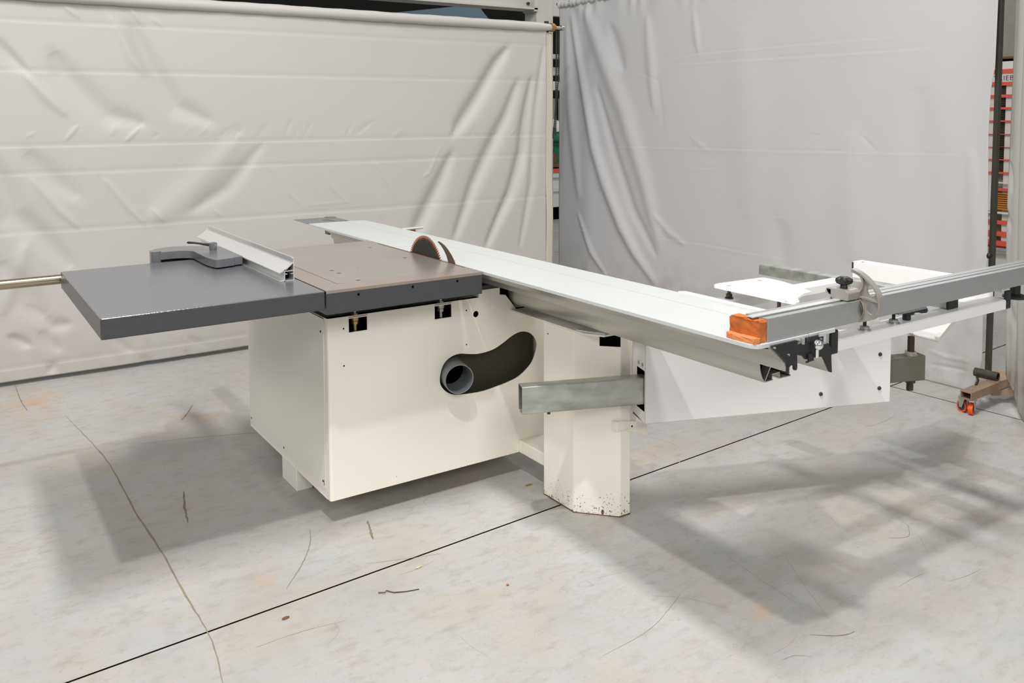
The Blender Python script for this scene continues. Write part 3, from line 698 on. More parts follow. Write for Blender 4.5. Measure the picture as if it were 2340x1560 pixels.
# throat strip beside the blade, red-brown
onepart('throat_strip', lambda b_: box(b_, TX1-.007, TX1, .12, .86, .8995, .9006), 'brown', ct)
# extension table: folded sheet
EX0, EX1, EYB = -1.2915, -.6145, .9098
bm = NB(); box(bm, EX0, EX1, 0, EYB, .8377, .9)
et = finish('extension_table', bm, 'hammer_grey_lit_top', PS, bevel=.004, seg=3)
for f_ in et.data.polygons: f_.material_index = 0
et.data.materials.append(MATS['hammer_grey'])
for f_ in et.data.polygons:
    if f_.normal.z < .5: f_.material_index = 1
onepart('table_hollow', lambda b_: box(b_, EX0+.01, EX1-.01, .01, EYB-.01, .836, .838), 'black_void', et)
# fence guide bar
onepart('guide_bar', lambda b_: cyl(b_, (-1.95, .947, .8655), (-.10, .947, .8655), .0182, n=28), 'bar_steel', PS, smooth=30)
onepart('bar_support', lambda b_: (box(b_, -.35, -.32, TYB+.0005, 1.0, .83, .846), box(b_, -.70, -.67, .9105, 1.0, .832, .846)), 'hammer_grey', PS)
# blade
BC = Vector((-.0020, .4355, .839)); RB = .145; NT = 88
bm = NB(); P = []
for i in range(NT):
    a = 2*pi*i/NT; st = 2*pi/NT
    P += [((RB-.0115)*cos(a), (RB-.0115)*sin(a)), ((RB-.0115)*cos(a+st*.46), (RB-.0115)*sin(a+st*.46)), (RB*cos(a+st*.44), RB*sin(a+st*.44)), ((RB-.001)*cos(a+st*.80), (RB-.001)*sin(a+st*.80))]
prism(bm, P, -.0012, .0012, 'X'); bl = finish('saw_blade', bm, 'blade_steel', None); bl.parent = PS; bl.location = BC-PS.location
kn = catmull([(.327, .972), (.305, .966), (.284, .955), (.262, .944)], 3, False)
kp = [(.330, .9715), (.322, .974), (.300, .970), (.275, .962), (.248, .948), (.222, .930), (.203, .912), (.188, .89), (.186, .86), (.243, .86), (.247, .90), (.262, .925), (.280, .943), (.303, .959)]
onepart('riving_knife', lambda b_: prism(b_, kp, -.0034, -.0008, 'X'), 'knife_steel', PS)
# base rail of the sliding carriage
bp = [(.252, .800), (.251, .785), (.252, .767), (.2555, .745), (.263, .726), (.274, .711), (.284, .710), (.312, .711), (.313, .7145), (.309, .716), (.309, .728), (.340, .728), (.340, .716), (.337, .7145),
      (.338, .7105), (.389, .7095), (.390, .714), (.385, .716), (.384, .80)]
def shell(bm, path, t, y0, y1):
    P = [Vector(p) for p in path]; n_ = len(P); out = []; inn = []
    for i in range(n_):
        d = (P[min(i+1, n_-1)]-P[max(i-1, 0)]).normalized(); nn = Vector((-d.y, d.x)); out.append(P[i]); inn.append(P[i]+nn*t)
    prism(bm, [tuple(p) for p in out]+[tuple(p) for p in reversed(inn)], y0, y1, 'Y')
bm = NB(); shell(bm, bp, .0026, -1.04, 2.005); prism(bm, [(.275, .713), (.278, .712), (.317, .775), (.335, .80), (.331, .80), (.312, .776)], -1.04, 2.005, 'Y')
base = finish('base_rail', bm, 'alu', PS, smooth=32)
onepart('rail_dark_fill', lambda b_: box(b_, .262, .378, -1.015, 1.98, .733, .80), 'black_void', PS)  # black fill stands in for the shade inside the hollow rail
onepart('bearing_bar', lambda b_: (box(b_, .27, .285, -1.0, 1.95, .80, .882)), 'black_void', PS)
bm = NB(); prism(bm, [(-.002, 1.745), (.185, 1.745), (.172, 1.972), (.007, 1.981)], .897, .8985, 'Z', [[(.135, 1.765), (.168, 1.765), (.162, 1.865), (.125, 1.865)]])
finish('end_plate', bm, 'dark_plate', PS)
onepart('plate_stay', lambda b_: (box(b_, .20, .25, 1.95, 2.0, .80, .899), box(b_, .12, .25, 1.78, 2.0, .885, .896)), 'dark_plate', PS)
onepart('rail_bolt', lambda b_: cyl(b_, (.2500, -.30, .792), (.254, -.30, .792), .0035, n=8), 'black_void', PS)

# ================================================================== SLIDING CARRIAGE
SC = thing('sliding_carriage', (.16, .25, .9), 'long pale aluminium sliding table running past the saw blade', 'table')
Y0, Y1 = -1.231, 1.74
def rc(x, y): return x, y
tp = roundpoly([(.003, Y0), (.319, Y0), (.319, Y1-.02), (.003, Y1)], [.035, 0, 0, 0], 6)
bm = NB(); tp1 = roundpoly([(.003, Y0), (.2085, Y0), (.2085, Y1-.01), (.003, Y1)], [.035, 0, 0, 0], 6)
prism(bm, tp1, .889, .90, 'Z'); prism(bm, [(.2125, Y0), (.319, Y0), (.319, Y1-.03), (.2125, Y1-.01)], .889, .90, 'Z')
top = finish('table_top', bm, 'alu_top', SC, bevel=.0008, seg=1)
onepart('groove', lambda b_: box(b_, .2085, .2125, Y0+.002, Y1-.015, .888, .8925), 'post_dark', SC)
bm = NB()
prism(bm, [(.030, .889), (.048, .889), (.056, .884), (.114, .8395), (.1165, .836), (.1175, .817), (.1215, .817), (.121, .838), (.116, .844), (.062, .887), (.075, .889), (.075, .8888)], Y0+.002, Y1-.03, 'Y')
finish('left_flange', bm, 'alu', SC, smooth=30)
fp = [(.262, .889), (.258, .86), (.267, .829), (.281, .806), (.2955, .786), (.2995, .786), (.2955, .81), (.2945, .836), (.296, .889)]
bm = NB(); prism(bm, fp, Y0+.002, Y1-.03, 'Y'); finish('right_flange', bm, 'alu', SC, smooth=30)
cap = [(.056, .893), (.155, .893), (.157, .880), (.190, .880), (.190, .893), (.262, .893), (.263, .866), (.282, .866), (.2955, .850), (.2955, .830), (.2995, .786), (.2955, .786), (.2905, .795), (.281, .812), (.268, .829), (.255, .835), (.210, .838), (.190, .838), (.181, .848), (.155, .855), (.1565, .826), (.155, .817), (.149, .816), (.146, .820),
       (.1455, .828), (.132, .832), (.124, .828), (.1205, .838), (.118, .841)]
bm = NB(); prism(bm, cap, Y0-.006, Y0+.001, 'Y'); finish('end_cap', bm, 'black_plastic', SC)
bm = NB(); box(bm, .240, .268, Y0-.009, Y0-.006, .890, .897); box(bm, .258, .268, Y0-.009, Y0-.006, .868, .890); finish('cap_bracket', bm, 'alu_bright', SC)
for x, z in ((.064, .888), (.118, .862), (.246, .884), (.262, .872)): onepart('cap_screw', lambda b_: cyl(b_, (x, Y0-.0105, z), (x, Y0-.005, z), .0026, n=10), 'zinc', SC)
onepart('locking_ball', lambda b_: lathe(b_, (.216, Y0-.022, .8755), [(.0135*sin(t), -.0135*cos(t)) for t in [pi*i/12 for i in range(13)]], 20), 'chrome', SC, smooth=60)
onepart('locking_pin', lambda b_: (cyl(b_, (.216, Y0-.019, .866), (.219, Y0-.017, .842), .005, n=14), cyl(b_, (.236, Y0-.008, .862), (.236, Y0-.001, .862), .008, n=14)), 'chrome', SC, smooth=30)
onepart('latch', lambda b_: (box(b_, .165, .184, Y0-.005, Y0+.006, .884, .892), cyl(b_, (.176, Y0-.006, .880), (.176, Y0-.006, .8965), .0055, n=14)), 'zinc', SC, bevel=.001)
onepart('latch_block', lambda b_: (box(b_, .195, .215, Y0-.012, Y0-.006, .832, .852), box(b_, .188, .199, Y0-.010, Y0-.006, .829, .834)), 'black_plastic', SC, bevel=.001)
onepart('push_handle', lambda b_: (cyl(b_, (.319, 1.262, .896), (.432, 1.252, .899), .0075, n=14)), 'alu_bright', SC, smooth=30)
onepart('handle_bracket', lambda b_: (box(b_, .319, .395, 1.262, 1.272, .862, .892)), 'roller_end', SC)

# ================================================================== RIP FENCE
RFN = thing('rip_fence', (-.68, .6, .9), 'grey clamp casting with aluminium rip fence lying on the grey extension table', 'fence')
yn, yf = .238, 1.345
def rprof(bm, P, a, b_): prism(bm, P, a, b_, 'Y')
bm = NB()
prism(bm, [(-.634, .9005), (-.6305, .9005), (-.6305, .981), (-.634, .981)], yn, yf-.02, 'Y')              # upright face
prism(bm, [(-.6395, .9775), (-.634, .9775), (-.634, .981), (-.6395, .983)], yn, yf-.02, 'Y')             # top bead
prism(bm, [(-.6545, .9435), (-.684, .9275), (-.684, .9315), (-.6545, .9475), (-.634, .965), (-.634, .961)], yn, yf, 'Y')   # sloping wing
prism(bm, [(-.6665, .9005), (-.6635, .9005), (-.6635, .943), (-.6665, .941)], yn, yf, 'Y')                # inner upright
prism(bm, [(-.684, .9005), (-.634, .9005), (-.634, .9030), (-.684, .9030)], yn, yf, 'Y')                  # foot
prism(bm, [(-.6635, .934), (-.634, .934), (-.634, .9365), (-.6635, .9365)], yn, yf, 'Y')
prism(bm, [(-.6635, .924), (-.655, .924), (-.655, .9265), (-.6635, .9265)], yn, yf, 'Y'); prism(bm, [(-.643, .924), (-.634, .924), (-.634, .9265), (-.643, .9265)], yn, yf, 'Y')
finish('fence_extrusion', bm, 'alu_bright', RFN)
onepart('extrusion_dark_fill', lambda b_: (box(b_, -.662, -.636, yn+.04, yf-.05, .905, .932), box(b_, -.644, -.636, yn+.03, yf-.05, .938, .947)), 'black_void', RFN)  # black inserts painting the shade in the extrusion hollows
# clamp casting measured on the table plane
cl = roundpoly([(-.93, 1.06), (-.885, 1.09), (-.80, 1.045), (-.735, 1.00), (-.687, .93), (-.687, .615), (-.706, .602), (-.711, .622), (-.813, .603), (-.8225, .80), (-.868, .885), (-.925, .93)], [.03, .03, .03, .04, .02, .01, .005, .004, .028, .05, .05, .03], 5)
cl = roundpoly([(-.945, .93), (-.945, 1.03), (-.86, 1.075), (-.79, 1.04), (-.687, .98), (-.687, .645), (-.722, .64), (-.722, .632), (-.797, .612), (-.812, .70), (-.812, .90), (-.86, .935)],
               [.02, .03, .04, .05, .02, .004, .002, .002, .02, .05, .07, .05], 6)
bm = NB(); prism(bm, cl, .906, .936, 'Z'); finish('clamp_casting', bm, 'clamp_grey', RFN, bevel=.008, seg=4, smooth=40)
bm = NB(); prism(bm, roundpoly([(-.962, .93), (-.962, .985), (-.925, .985), (-.925, .93)], .012, 4), .8845, .940, 'Z'); finish('clamp_hook', bm, 'clamp_grey', RFN, bevel=.007, seg=3, smooth=40)
onepart('clamp_base', lambda b_: (box(b_, -.80, -.689, .66, .90, .9003, .906), box(b_, -.95, -.70, .955, 1.03, .884, .906)), 'black_plastic', RFN)
LX, LY = -.738, .872
bm = NB(); lathe(bm, (LX, LY, .934), [(.0135, 0), (.0145, .004), (.0165, .026), (.0155, .031), (.010, .0335)], 24)
lv = finish('lever_hub', bm, 'clamp_grey', RFN, smooth=40)
hx = Vector((-.85, .52, 0)).normalized()
bm = NB(); pts = [Vector((LX, LY, .958))+hx*t+Vector((0, 0, h)) for t, h in ((0, 0), (.020, .0), (.038, .002), (.060, .006), (.082, .0085), (.098, .009), (.104, .009))]
sweep(bm, pts, [.008, .007, .0055, .0048, .0052, .0062, .003], 12, .8); finish('clamp_lever', bm, 'black_plastic', RFN, smooth=50)

# ================================================================== CROSSCUT FRAME
OF = thing('outrigger_frame', (.8, -1.0, .86), 'white outrigger frame with rounded top plate and galvanised cross tube beside the sliding carriage', 'frame')
bm = NB()
prism(bm, [(.3195, -.66), (.333, -.648), (.352, -.660), (.352, -.785), (.3545, -.789), (.94, -.789), (.94, -.848), (.352, -.845), (.352, -.985), (1.29, -.985), (1.29, -1.045), (.3195, -1.045)], .872, .8995, 'Z')
finish('top_frame', bm, 'white_paint', OF, bevel=.002)
onepart('front_rail', lambda b_: prism(b_, [(-1.2145, .8285), (-1.2145, .856), (-1.211, .8595), (-1.160, .8595), (-1.158, .857), (-1.158, .8285)], .345, 1.262, 'X'), 'white_paint', OF)
onepart('rail_cap', lambda b_: box(b_, .323, .3555, -1.2165, -1.1765, .8225, .888), 'black_plastic', OF, bevel=.004)
onepart('rail_cap', lambda b_: box(b_, 1.242, 1.272, -1.2165, -1.206, .8275, .888), 'black_plastic', OF, bevel=.004)
onepart('inner_rail', lambda b_: prism(b_, [(.36, -1.158), (.45, -1.158), (.40, -.99), (.34, -.99)], .835, .8575, 'Z'), 'white_paint', OF, bevel=.003)
bm = NB(); box(bm, 1.288, 1.292, -1.15, -.63, .838, .90); box(bm, 1.292, 1.345, -1.15, -.63, .897, .90); box(bm, 1.341, 1.345, -1.15, -.63, .86, .897); finish('end_channel', bm, 'white_paint', OF, bevel=.001)
onepart('channel_lip', lambda b_: box(b_, 1.2845, 1.288, -.634, -.629, .872, .897), 'black_plastic', OF)
onepart('channel_hole', lambda b_: (cyl(b_, (1.30, -.665, .8995), (1.30, -.665, .9006), .005, n=10)), 'black_void', OF)
onepart('side_stay', lambda b_: (box(b_, 1.10, 1.20, -1.158, -.99, .832, .858)), 'white_paint', OF)
# galvanised tube with black end plug
bm = NB(); tubp = roundpoly([(.945, .8605), (1.000, .8605), (1.000, .8995), (.945, .8995)], .005, 3); tubi = roundpoly([(.948, .8635), (.997, .8635), (.997, .8965), (.948, .8965)], .003, 3)
prism(bm, tubp, -1.182, -.467, 'Y', [tubi]); finish('cross_tube', bm, 'galv', OF, smooth=30)
onepart('tube_plug', lambda b_: box(b_, .9435, 1.0015, -1.190, -1.182, .859, .901), 'black_plastic', OF, bevel=.003)
# rounded plate on studs
pl_ = roundpoly([(.338, -1.088), (.338, -.79), (.37, -.772), (.577, -.786), (.571, -.862), (.548, -.93), (.510, -1.016), (.47, -1.02), (.40, -1.05), (.36, -1.088)], [.03, .05, .03, .02, .02, 0, .004, .004, .01, .02], 6)
bm = NB(); prism(bm, pl_, .933, .9395, 'Z', [circ(.380, -.817, .010, 16), circ(.525, -.815, .010, 16), circ(.345, -1.050, .009, 16)]); tpz = finish('top_plate', bm, 'white_paint', OF, bevel=.0008, seg=1)
for x, y in ((.380, -.817), (.525, -.815), (.345, -1.03)):
    onepart('stud', lambda b_: (cyl(b_, (x, y, .8995), (x, y, .938), .0055, n=12), hexa(b_, (x, y, .905), .0105, .009), cyl(b_, (x, y, .8998), (x, y, .903), .013, n=18)), 'thread_steel', OF, smooth=30)
for x in (.512, .652):
    onepart('fence_stud', lambda b_: (cyl(b_, (x, -1.19, .86), (x, -1.19, .8995), .0048, n=12)), 'black_plastic', OF, smooth=30)
    onepart('lock_nut', lambda b_: (lathe(b_, (x, -1.19, .8597), [(.018, 0), (.0175, .002), (.0125, .0025), (.0125, .010), (.009, .012)], 18)), 'zinc', OF, smooth=30)
# tongue bracket that rests on the support screw
def vz(u, v, z): o_, d_ = ray(u, v); t = (z-o_.z)/d_.z; p = o_+d_*t; return (p.x, p.y)
tl_, tb_, tr_ = vz(2067, 757, .62), vz(2146, 779, .62), vz(2192, 721, .62)
bm = NB(); far_ = (tr_[0]+.02, tr_[1]+.12)
prism(bm, [tl_, tb_, tr_, far_, (tl_[0]+.02, tl_[1]+.16)], .612, .62, 'Z')
finish('tongue_plate', bm, 'white_paint', OF, bevel=.003)
bm = NB(); prism(bm, [tb_, tr_, (tr_[0]-.006, tr_[1]+.012), (tb_[0]-.004, tb_[1]+.014)], .62, .632, 'Z'); finish('tongue_lip', bm, 'cream_side', OF)
onepart('tongue_riser', lambda b_: (prism(b_, [(1.346, -.66), (1.352, -.66), (tl_[0]+.05, tl_[1]+.14), (tl_[0]+.03, tl_[1]+.15)], .615, .858, 'Z'), box(b_, 1.30, 1.352, -.70, -.64, .840, .858)), 'white_paint', OF)

# ================================================================== SUPPORT ARM
SA = thing('support_arm', (.9, -.6, .37), 'grey-white swing arm box with galvanised telescopic tube poking out of both ends', 'arm')
P0 = Vector((.405, -.424)); P1 = Vector((1.337, -.7665)); ud = (P1-P0).normalized(); nd = Vector((-ud.y, ud.x))
def AP(s, t): q = P0+ud*s+nd*t; return (q.x, q.y)
Larm = (P1-P0).length
def arm_prism(bm, s0, s1, t0, t1, z0, z1): prism(bm, [AP(s0, t0), AP(s1, t0), AP(s1, t1), AP(s0, t1)], z0, z1, 'Z')
# front face of the arm tapers: top edge drops toward the far end
bm = NB()
zt0, zt1, zb = .660, .628, .376
def quadface(pts, t): 
    A = [bm.verts.new((*AP(s, t), z)) for s, z in pts]; B = [bm.verts.new((*AP(s, t+.004), z)) for s, z in pts]
    bm.faces.new(A); bm.faces.new(B)
    for q in range(len(pts)): bm.faces.new((A[q], A[(q+1) % len(pts)], B[(q+1) % len(pts)], B[q]))
pts = [(0, zb), (Larm, zb), (Larm, zt1), (0, zt0)]
quadface(pts, 0); quadface(pts, .116)
A = [bm.verts.new((*AP(s, t), z)) for s, t, z in ((0, .0, zt0), (Larm, 0, zt1), (Larm, .12, zt1), (0, .12, zt0))]; bm.faces.new(A)
A = [bm.verts.new((*AP(s, t), z)) for s, t, z in ((0, .0, zb), (Larm, 0, zb), (Larm, .12, zb), (0, .12, zb))]; bm.faces.new(A)
finish('arm_box', bm, 'arm_paint', SA, bevel=.003)
bm = NB(); P = [(0, zb), (.12, zb+.012), (.12, zt0), (0, zt0)]; hole_ = [(.006, .418), (.074, .418), (.074, .565), (.006, .565)]
loops = [P, hole_]; flat_ = P+hole_; tri = tessellate_polygon([[Vector((a, b_, 0)) for a, b_ in l] for l in loops])
V_ = [bm.verts.new((*AP(-.001, t), z)) for t, z in flat_]
for t in tri: bm.faces.new([V_[i] for i in t])
finish('arm_end_plate', bm, 'arm_paint', SA)
onepart('arm_cavity', lambda b_: arm_prism(b_, .012, .02, .006, .112, .38, .60), 'black_void', SA)
onepart('arm_top_lip', lambda b_: arm_prism(b_, -.004, .0, .02, .118, .655, .662), 'arm_paint', SA)  # thin strip along the top of the arm end, same paint
for t in (.024, .058): onepart('screw', lambda b_: cyl(b_, (*AP(-.003, t), .583), (*AP(.002, t), .583), .0065, n=14), 'steel', SA, smooth=30)
for s, z in ((.945, .563), (.945, .433), (.697, .430)):
    onepart('button_screw', lambda b_: (cyl(b_, (*AP(s, -.004), z), (*AP(s, .002), z), .0065, .0085, n=18)), 'post_dark', SA, smooth=30)
# telescopic tube
def tube_at(s0, s1, m_='galv'):
    bm = NB(); e0, e1 = .012, .062; za, zb_ = .4425, .540
    o1 = roundpoly([(e0, za), (e1, za), (e1, zb_), (e0, zb_)], .006, 3); i1 = roundpoly([(e0+.003, za+.003), (e1-.003, za+.003), (e1-.003, zb_-.003), (e0+.003, zb_-.003)], .004, 3)
    loops = [o1, i1]; k_ = 0; n_ = len(o1)
    R = [[bm.verts.new((*AP(s, a), b_)) for a, b_ in l] for l in loops for s in (s0, s1)]
    for a_, b2 in ((0, 1), (3, 2), (1, 3), (2, 0)):
        for q in range(n_): bm.faces.new((R[a_][q], R[a_][(q+1) % n_], R[b2][(q+1) % n_], R[b2][q]))
    return finish('telescopic_tube', bm, m_, SA, smooth=30)
tube_at(-.447, .30); tb2 = tube_at(.99, 1.152, 'galv_dull')
onepart('tube_interior', lambda b_: arm_prism(b_, -.43, -.425, .016, .058, .446, .536), 'dark_olive', SA)
onepart('tube_bolt', lambda b_: cyl(b_, (*AP(-.35, .02), .436), (*AP(-.35, .02), .443), .006, n=10), 'thread_steel', SA)
onepart('tube_end_cap', lambda b_: arm_prism(b_, 1.150, 1.156, .012, .062, .4425, .540), 'galv_dull', SA, bevel=.003)
sx_, sy_ = AP(1.108, .036)
onepart('support_screw', lambda b_: cyl(b_, (sx_, sy_, .402), (sx_, sy_, .612), .0125, n=20), 'thread_steel', SA, smooth=30)
onepart('screw_nut', lambda b_: (hexa(b_, (sx_, sy_, .5405), .0215, .014), cyl(b_, (sx_, sy_, .540), (sx_, sy_, .543), .024)), 'zinc', SA)
onepart('screw_nut', lambda b_: (hexa(b_, (sx_, sy_, .432), .0195, .010)), 'post_dark', SA)
onepart('screw_tip', lambda b_: cyl(b_, (sx_, sy_, .6203), (sx_, sy_, .6225), .009, n=16), 'zinc', SA)

# ================================================================== CROSSCUT FENCE
CF = thing('crosscut_fence', (.9, -1.19, .9), 'long aluminium crosscut fence with an orange end block, lying square across the carriage end', 'fence')
fpz = [(-1.226, .9005), (-1.226, .9598), (-1.2075, .9598), (-1.2075, .9545), (-1.1985, .9545), (-1.1985, .9590), (-1.1800, .9598), (-1.1800, .9540), (-1.1768, .9540), (-1.1768, .9598), (-1.156, .9598), (-1.156, .9005)]
bm = NB(); prism(bm, fpz, .054, 2.1, 'X'); finish('fence_extrusion', bm, 'alu_x', CF, bevel=.0006, seg=1)
onepart('track_shadow_gap', lambda b_: box(b_, .060, 2.09, -1.2065, -1.1995, .9546, .9552), 'dark_plate', CF)
bm = NB(); prism(bm, [(-1.1985, .9592), (-1.1800, .96), (-1.1800, .9625), (-1.1985, .9618)], .030, .42, 'X'); finish('scale_strip', bm, 'alu_bright', CF)
onepart('bottom_clamp_bar', lambda b_: box(b_, .62, .76, -1.225, -1.16, .894, .9004), 'dark_plate', CF)
# orange block, broken edges
bm = NB(); rr = random.Random(5)
ob = [(-1.2215, .9005), (-1.2215, .951), (-1.218, .956), (-1.195, .9545), (-1.18, .958), (-1.135, .957), (-1.1285, .951), (-1.1285, .9005)]
prism(bm, ob, .0275, .0535, 'X')
bmesh.ops.triangulate(bm, faces=bm.faces[:]); bmesh.ops.subdivide_edges(bm, edges=bm.edges[:], cuts=3, use_grid_fill=True)
for v in bm.verts: v.co += Vector((rr.uniform(-1, 1), rr.uniform(-1, 1), rr.uniform(-1, 1)))*.0011
blk = finish('end_block', bm, 'orange_block', CF); blk['label'] = 'orange worn wooden block on the fence end'
bm = NB(); prism(bm, roundpoly([(.008, -1.223), (.0275, -1.226), (.0275, -1.132), (.011, -1.130), (.006, -1.150)], .004, 3), .9005, .914, 'Z')
bmesh.ops.triangulate(bm, faces=bm.faces[:]); bmesh.ops.subdivide_edges(bm, edges=bm.edges[:], cuts=2, use_grid_fill=True)
for v in bm.verts: v.co += Vector((rr.uniform(-1, 1), rr.uniform(-1, 1), rr.uniform(-1, 1)))*.0009
finish('block_toe', bm, 'orange_block_cut', blk)
# clamp knob and its lever under the fence
bm = NB(); cyl(bm, (.718, -1.19, .8605), (.718, -1.19, .8785), .0115, n=20); lathe(bm, (.718, -1.19, .8755), [(.012, 0), (.021, .003), (.021, .014), (.012, .017)], 20); cyl(bm, (.718, -1.19, .885), (.718, -1.19, .9), .006)
kb = finish('clamp_knob', bm, 'black_plastic', CF, bevel=.001, smooth=40)
bm = NB(); sweep(bm, [(.730, -1.19, .8805), (.755, -1.192, .881), (.775, -1.194, .8812), (.785, -1.195, .881), (.803, -1.196, .8795), (.806, -1.196, .8795)], [.0055, .005, .0065, .0095, .0095, .004], 12); finish('knob_lever', bm, 'black_plastic', kb, smooth=50)
bm = NB(); cyl(bm, (1.352, -1.19, .862), (1.352, -1.19, .9), .0155, n=24); lathe(bm, (1.352, -1.19, .846), [(.030, 0), (.037, .003), (.037, .010), (.020, .016)], 28); finish('foot_knob', bm, 'black_plastic', CF, smooth=40)
onepart('knob_dark_ring', lambda b_: cyl(b_, (1.352, -1.19, .896), (1.352, -1.19, .9), .02, n=20), 'dark_plate', CF)

# flip stop
FS = thing('fence_stop', (.43, -1.2, .96), 'cast aluminium half-wheel stop with black knob clamped on top of the crosscut fence', 'stop')
XS = .442
def Dc(): return [(-1.290+.000, .985)]
outer = catmull([(-1.196, 1.040), (-1.222, 1.031), (-1.250, 1.012), (-1.272, .986), (-1.279, .962), (-1.278, .938), (-1.262, .917), (-1.238, .905), (-1.214, .900), (-1.196, .900), (-1.194, .9045)], 4, False)
inner = catmull([(-1.212, .9075), (-1.226, .917), (-1.232, .932), (-1.228, .950), (-1.217, .9630), (-1.203, .970), (-1.217, .979), (-1.227, .993), (-1.230, 1.010), (-1.224, 1.024), (-1.212, 1.031), (-1.196, 1.035)], 4, False)
sil = outer+inner
sil = [p for p in sil]
h1 = circ(-1.2535, .990, .0145, 20, .0155); h2 = circ(-1.2530, .940, .0145, 20, .0155)
bm = NB(); prism(bm, sil, XS, XS+.005, 'X', [h1, h2]); dw = finish('stop_web', bm, 'cast_alu', FS)
def rim(bm, path, wd, x0, x1):
    P = [Vector(p) for p in path]; n_ = len(P); a = []; b2 = []
    for i in range(n_):
        d = (P[min(i+1, n_-1)]-P[max(i-1, 0)]).normalized(); nn = Vector((-d.y, d.x)); a.append(tuple(P[i]+nn*wd/2)); b2.append(tuple(P[i]-nn*wd/2))
    prism(bm, a+b2[::-1], x0, x1, 'X')
bm = NB(); rim(bm, outer, .005, XS-.008, XS+.012); rim(bm, inner, .005, XS-.008, XS+.010); rim(bm, [(-1.205, .970), (-1.24, .9665), (-1.276, .962)], .005, XS-.006, XS+.006); finish('stop_rim', bm, 'cast_alu', FS, smooth=40)
bm = NB(); prism(bm, roundpoly([(-1.222, .9625), (-1.222, .983), (-1.214, .9895), (-1.155, .9895), (-1.152, .982), (-1.152, .975), (-1.168, .968), (-1.172, .961)], .003, 3), .385, XS, 'X'); finish('clamp_block', bm, 'cast_alu', FS, bevel=.002, smooth=35)
onepart('block_slot', lambda b_: prism(b_, [(-1.168, .986), (-1.156, .986), (-1.158, .980), (-1.163, .974), (-1.168, .972)], .3846, .386, 'X'), 'black_void', FS)
onepart('guide_tongue', lambda b_: box(b_, .39, XS, -1.205, -1.165, .9585, .9645), 'black_plastic', FS)
bm = NB(); kx, ky = .412, -1.190
lathe(bm, (kx, ky, .989), [(.010, 0), (.0095, .010), (.007, .012)], 20)
prof = []
n_ = 40; rings = []
for zz, sc_ in ((1.0005, .55), (1.004, .85), (1.010, 1.), (1.017, .95), (1.021, .6), (1.0215, .1)):
    rings.append([bm.verts.new((kx+(.0205+.0035*cos(5*2*pi*i/n_))*sc_*cos(2*pi*i/n_), ky+(.0205+.0035*cos(5*2*pi*i/n_))*sc_*sin(2*pi*i/n_), zz)) for i in range(n_)])
for a, b_ in zip(rings[:-1], rings[1:]):
    for q in range(n_): bm.faces.new((a[q], a[(q+1) % n_], b_[(q+1) % n_], b_[q]))
bm.faces.new(rings[0]); bm.faces.new(rings[-1]); finish('star_knob', bm, 'black_plastic', FS, smooth=50)

# ================================================================== SMALL THINGS ON THE FLOOR
def crumb(name, p, sx, sy, sz, m_, label, cat, ang=0, seed=1):
    rr = random.Random(seed); bm = NB(); bmesh.ops.create_icosphere(bm, subdivisions=1, radius=1)
    for v in bm.verts: v.co = Vector((v.co.x*sx, v.co.y*sy, v.co.z*sz))*(rr.uniform(.8, 1.15))
    zmin = min(v.co.z for v in bm.verts)
    for v in bm.verts:
        x, y = v.co.x, v.co.y; v.co = Vector((p[0]+x*cos(ang)-y*sin(ang), p[1]+x*sin(ang)+y*cos(ang), v.co.z-zmin))
    return tag(finish(name, bm, m_), label, cat)
crumb('brick_chip', (-.218, -.469), .005, .004, .003, 'orange_block', 'tiny orange crumb lying on the front floor slab', 'debris', 0, 2)
crumb('dry_leaf', (.265, .088), .018, .008, .002, 'leaf', 'olive-brown dry leaf on the floor left of the cream column', 'leaf', -.1, 3)
crumb('wood_sliver', (-.40, -.22), .014, .005, .002, 'stretcher_wood', 'pale wood sliver on the floor just in front of the joint', 'debris', .2, 4)
crumb('rust_flake', (-.86, -.255), .012, .006, .003, 'brown', 'rusty flake lying beside the floor joint at front left', 'debris', .1, 5)
bm = NB(); sweep(bm, [(-.575, -.285, .003), (-.56, -.30, .006), (-.55, -.29, .004), (-.535, -.31, .003), (-.50, -.325, .002), (-.46, -.335, .0015)], .0015, 6); tag(finish('wire_scrap', bm, 'dark_string'), 'thin curled dark wire scrap on the front floor slab', 'debris')

# ================================================================== THE HALL BEHIND
# column and beam above the left curtain
bm = NB(); box(bm, 2.90, 3.085, 3.62, 3.80, 0, 3.6); hc = tag(finish('trim_1', bm, 'steel_beam_paint', bevel=.004), kind='structure')
onepart('splice_plate', lambda b_: box(b_, 2.895, 3.088, 3.612, 3.62, 2.28, 2.305), 'steel_beam_paint', hc)
for x in (2.93, 3.055): onepart('bolt', lambda b_: cyl(b_, (x, 3.607, 2.29), (x, 3.615, 2.29), .007, n=10), 'post_dark', hc)
bm = NB(); box(bm, -3.0, 2.90, 3.66, 3.72, 2.43, 3.0); box(bm, -3.0, 2.90, 3.60, 3.78, 2.415, 2.43); hb = tag(finish('trim_2', bm, 'steel_beam_paint'), kind='structure')
onepart('bolt', lambda b_: cyl(b_, (2.83, 3.64, 2.47), (2.83, 3.665, 2.47), .014, n=10), 'post_dark', hb)
onepart('end_plate', lambda b_: box(b_, 2.865, 2.90, 3.60, 3.78, 2.40, 3.0), 'steel_beam_paint', hb)
bm = NB(); prism(bm, [(1.6, 2.28), (2.5, 2.28), (3.6, 2.50), (3.4, 2.70), (2.2, 2.52)], 5.4, 5.5, 'Y'); tag(finish('trim_3', bm, 'blue_grey_steel'), kind='structure')
bm = NB(); box(bm, 3.10, 3.6, 3.66, 3.72, 2.38, 2.95); tag(finish('trim_4', bm, 'steel_beam_paint'), kind='structure')
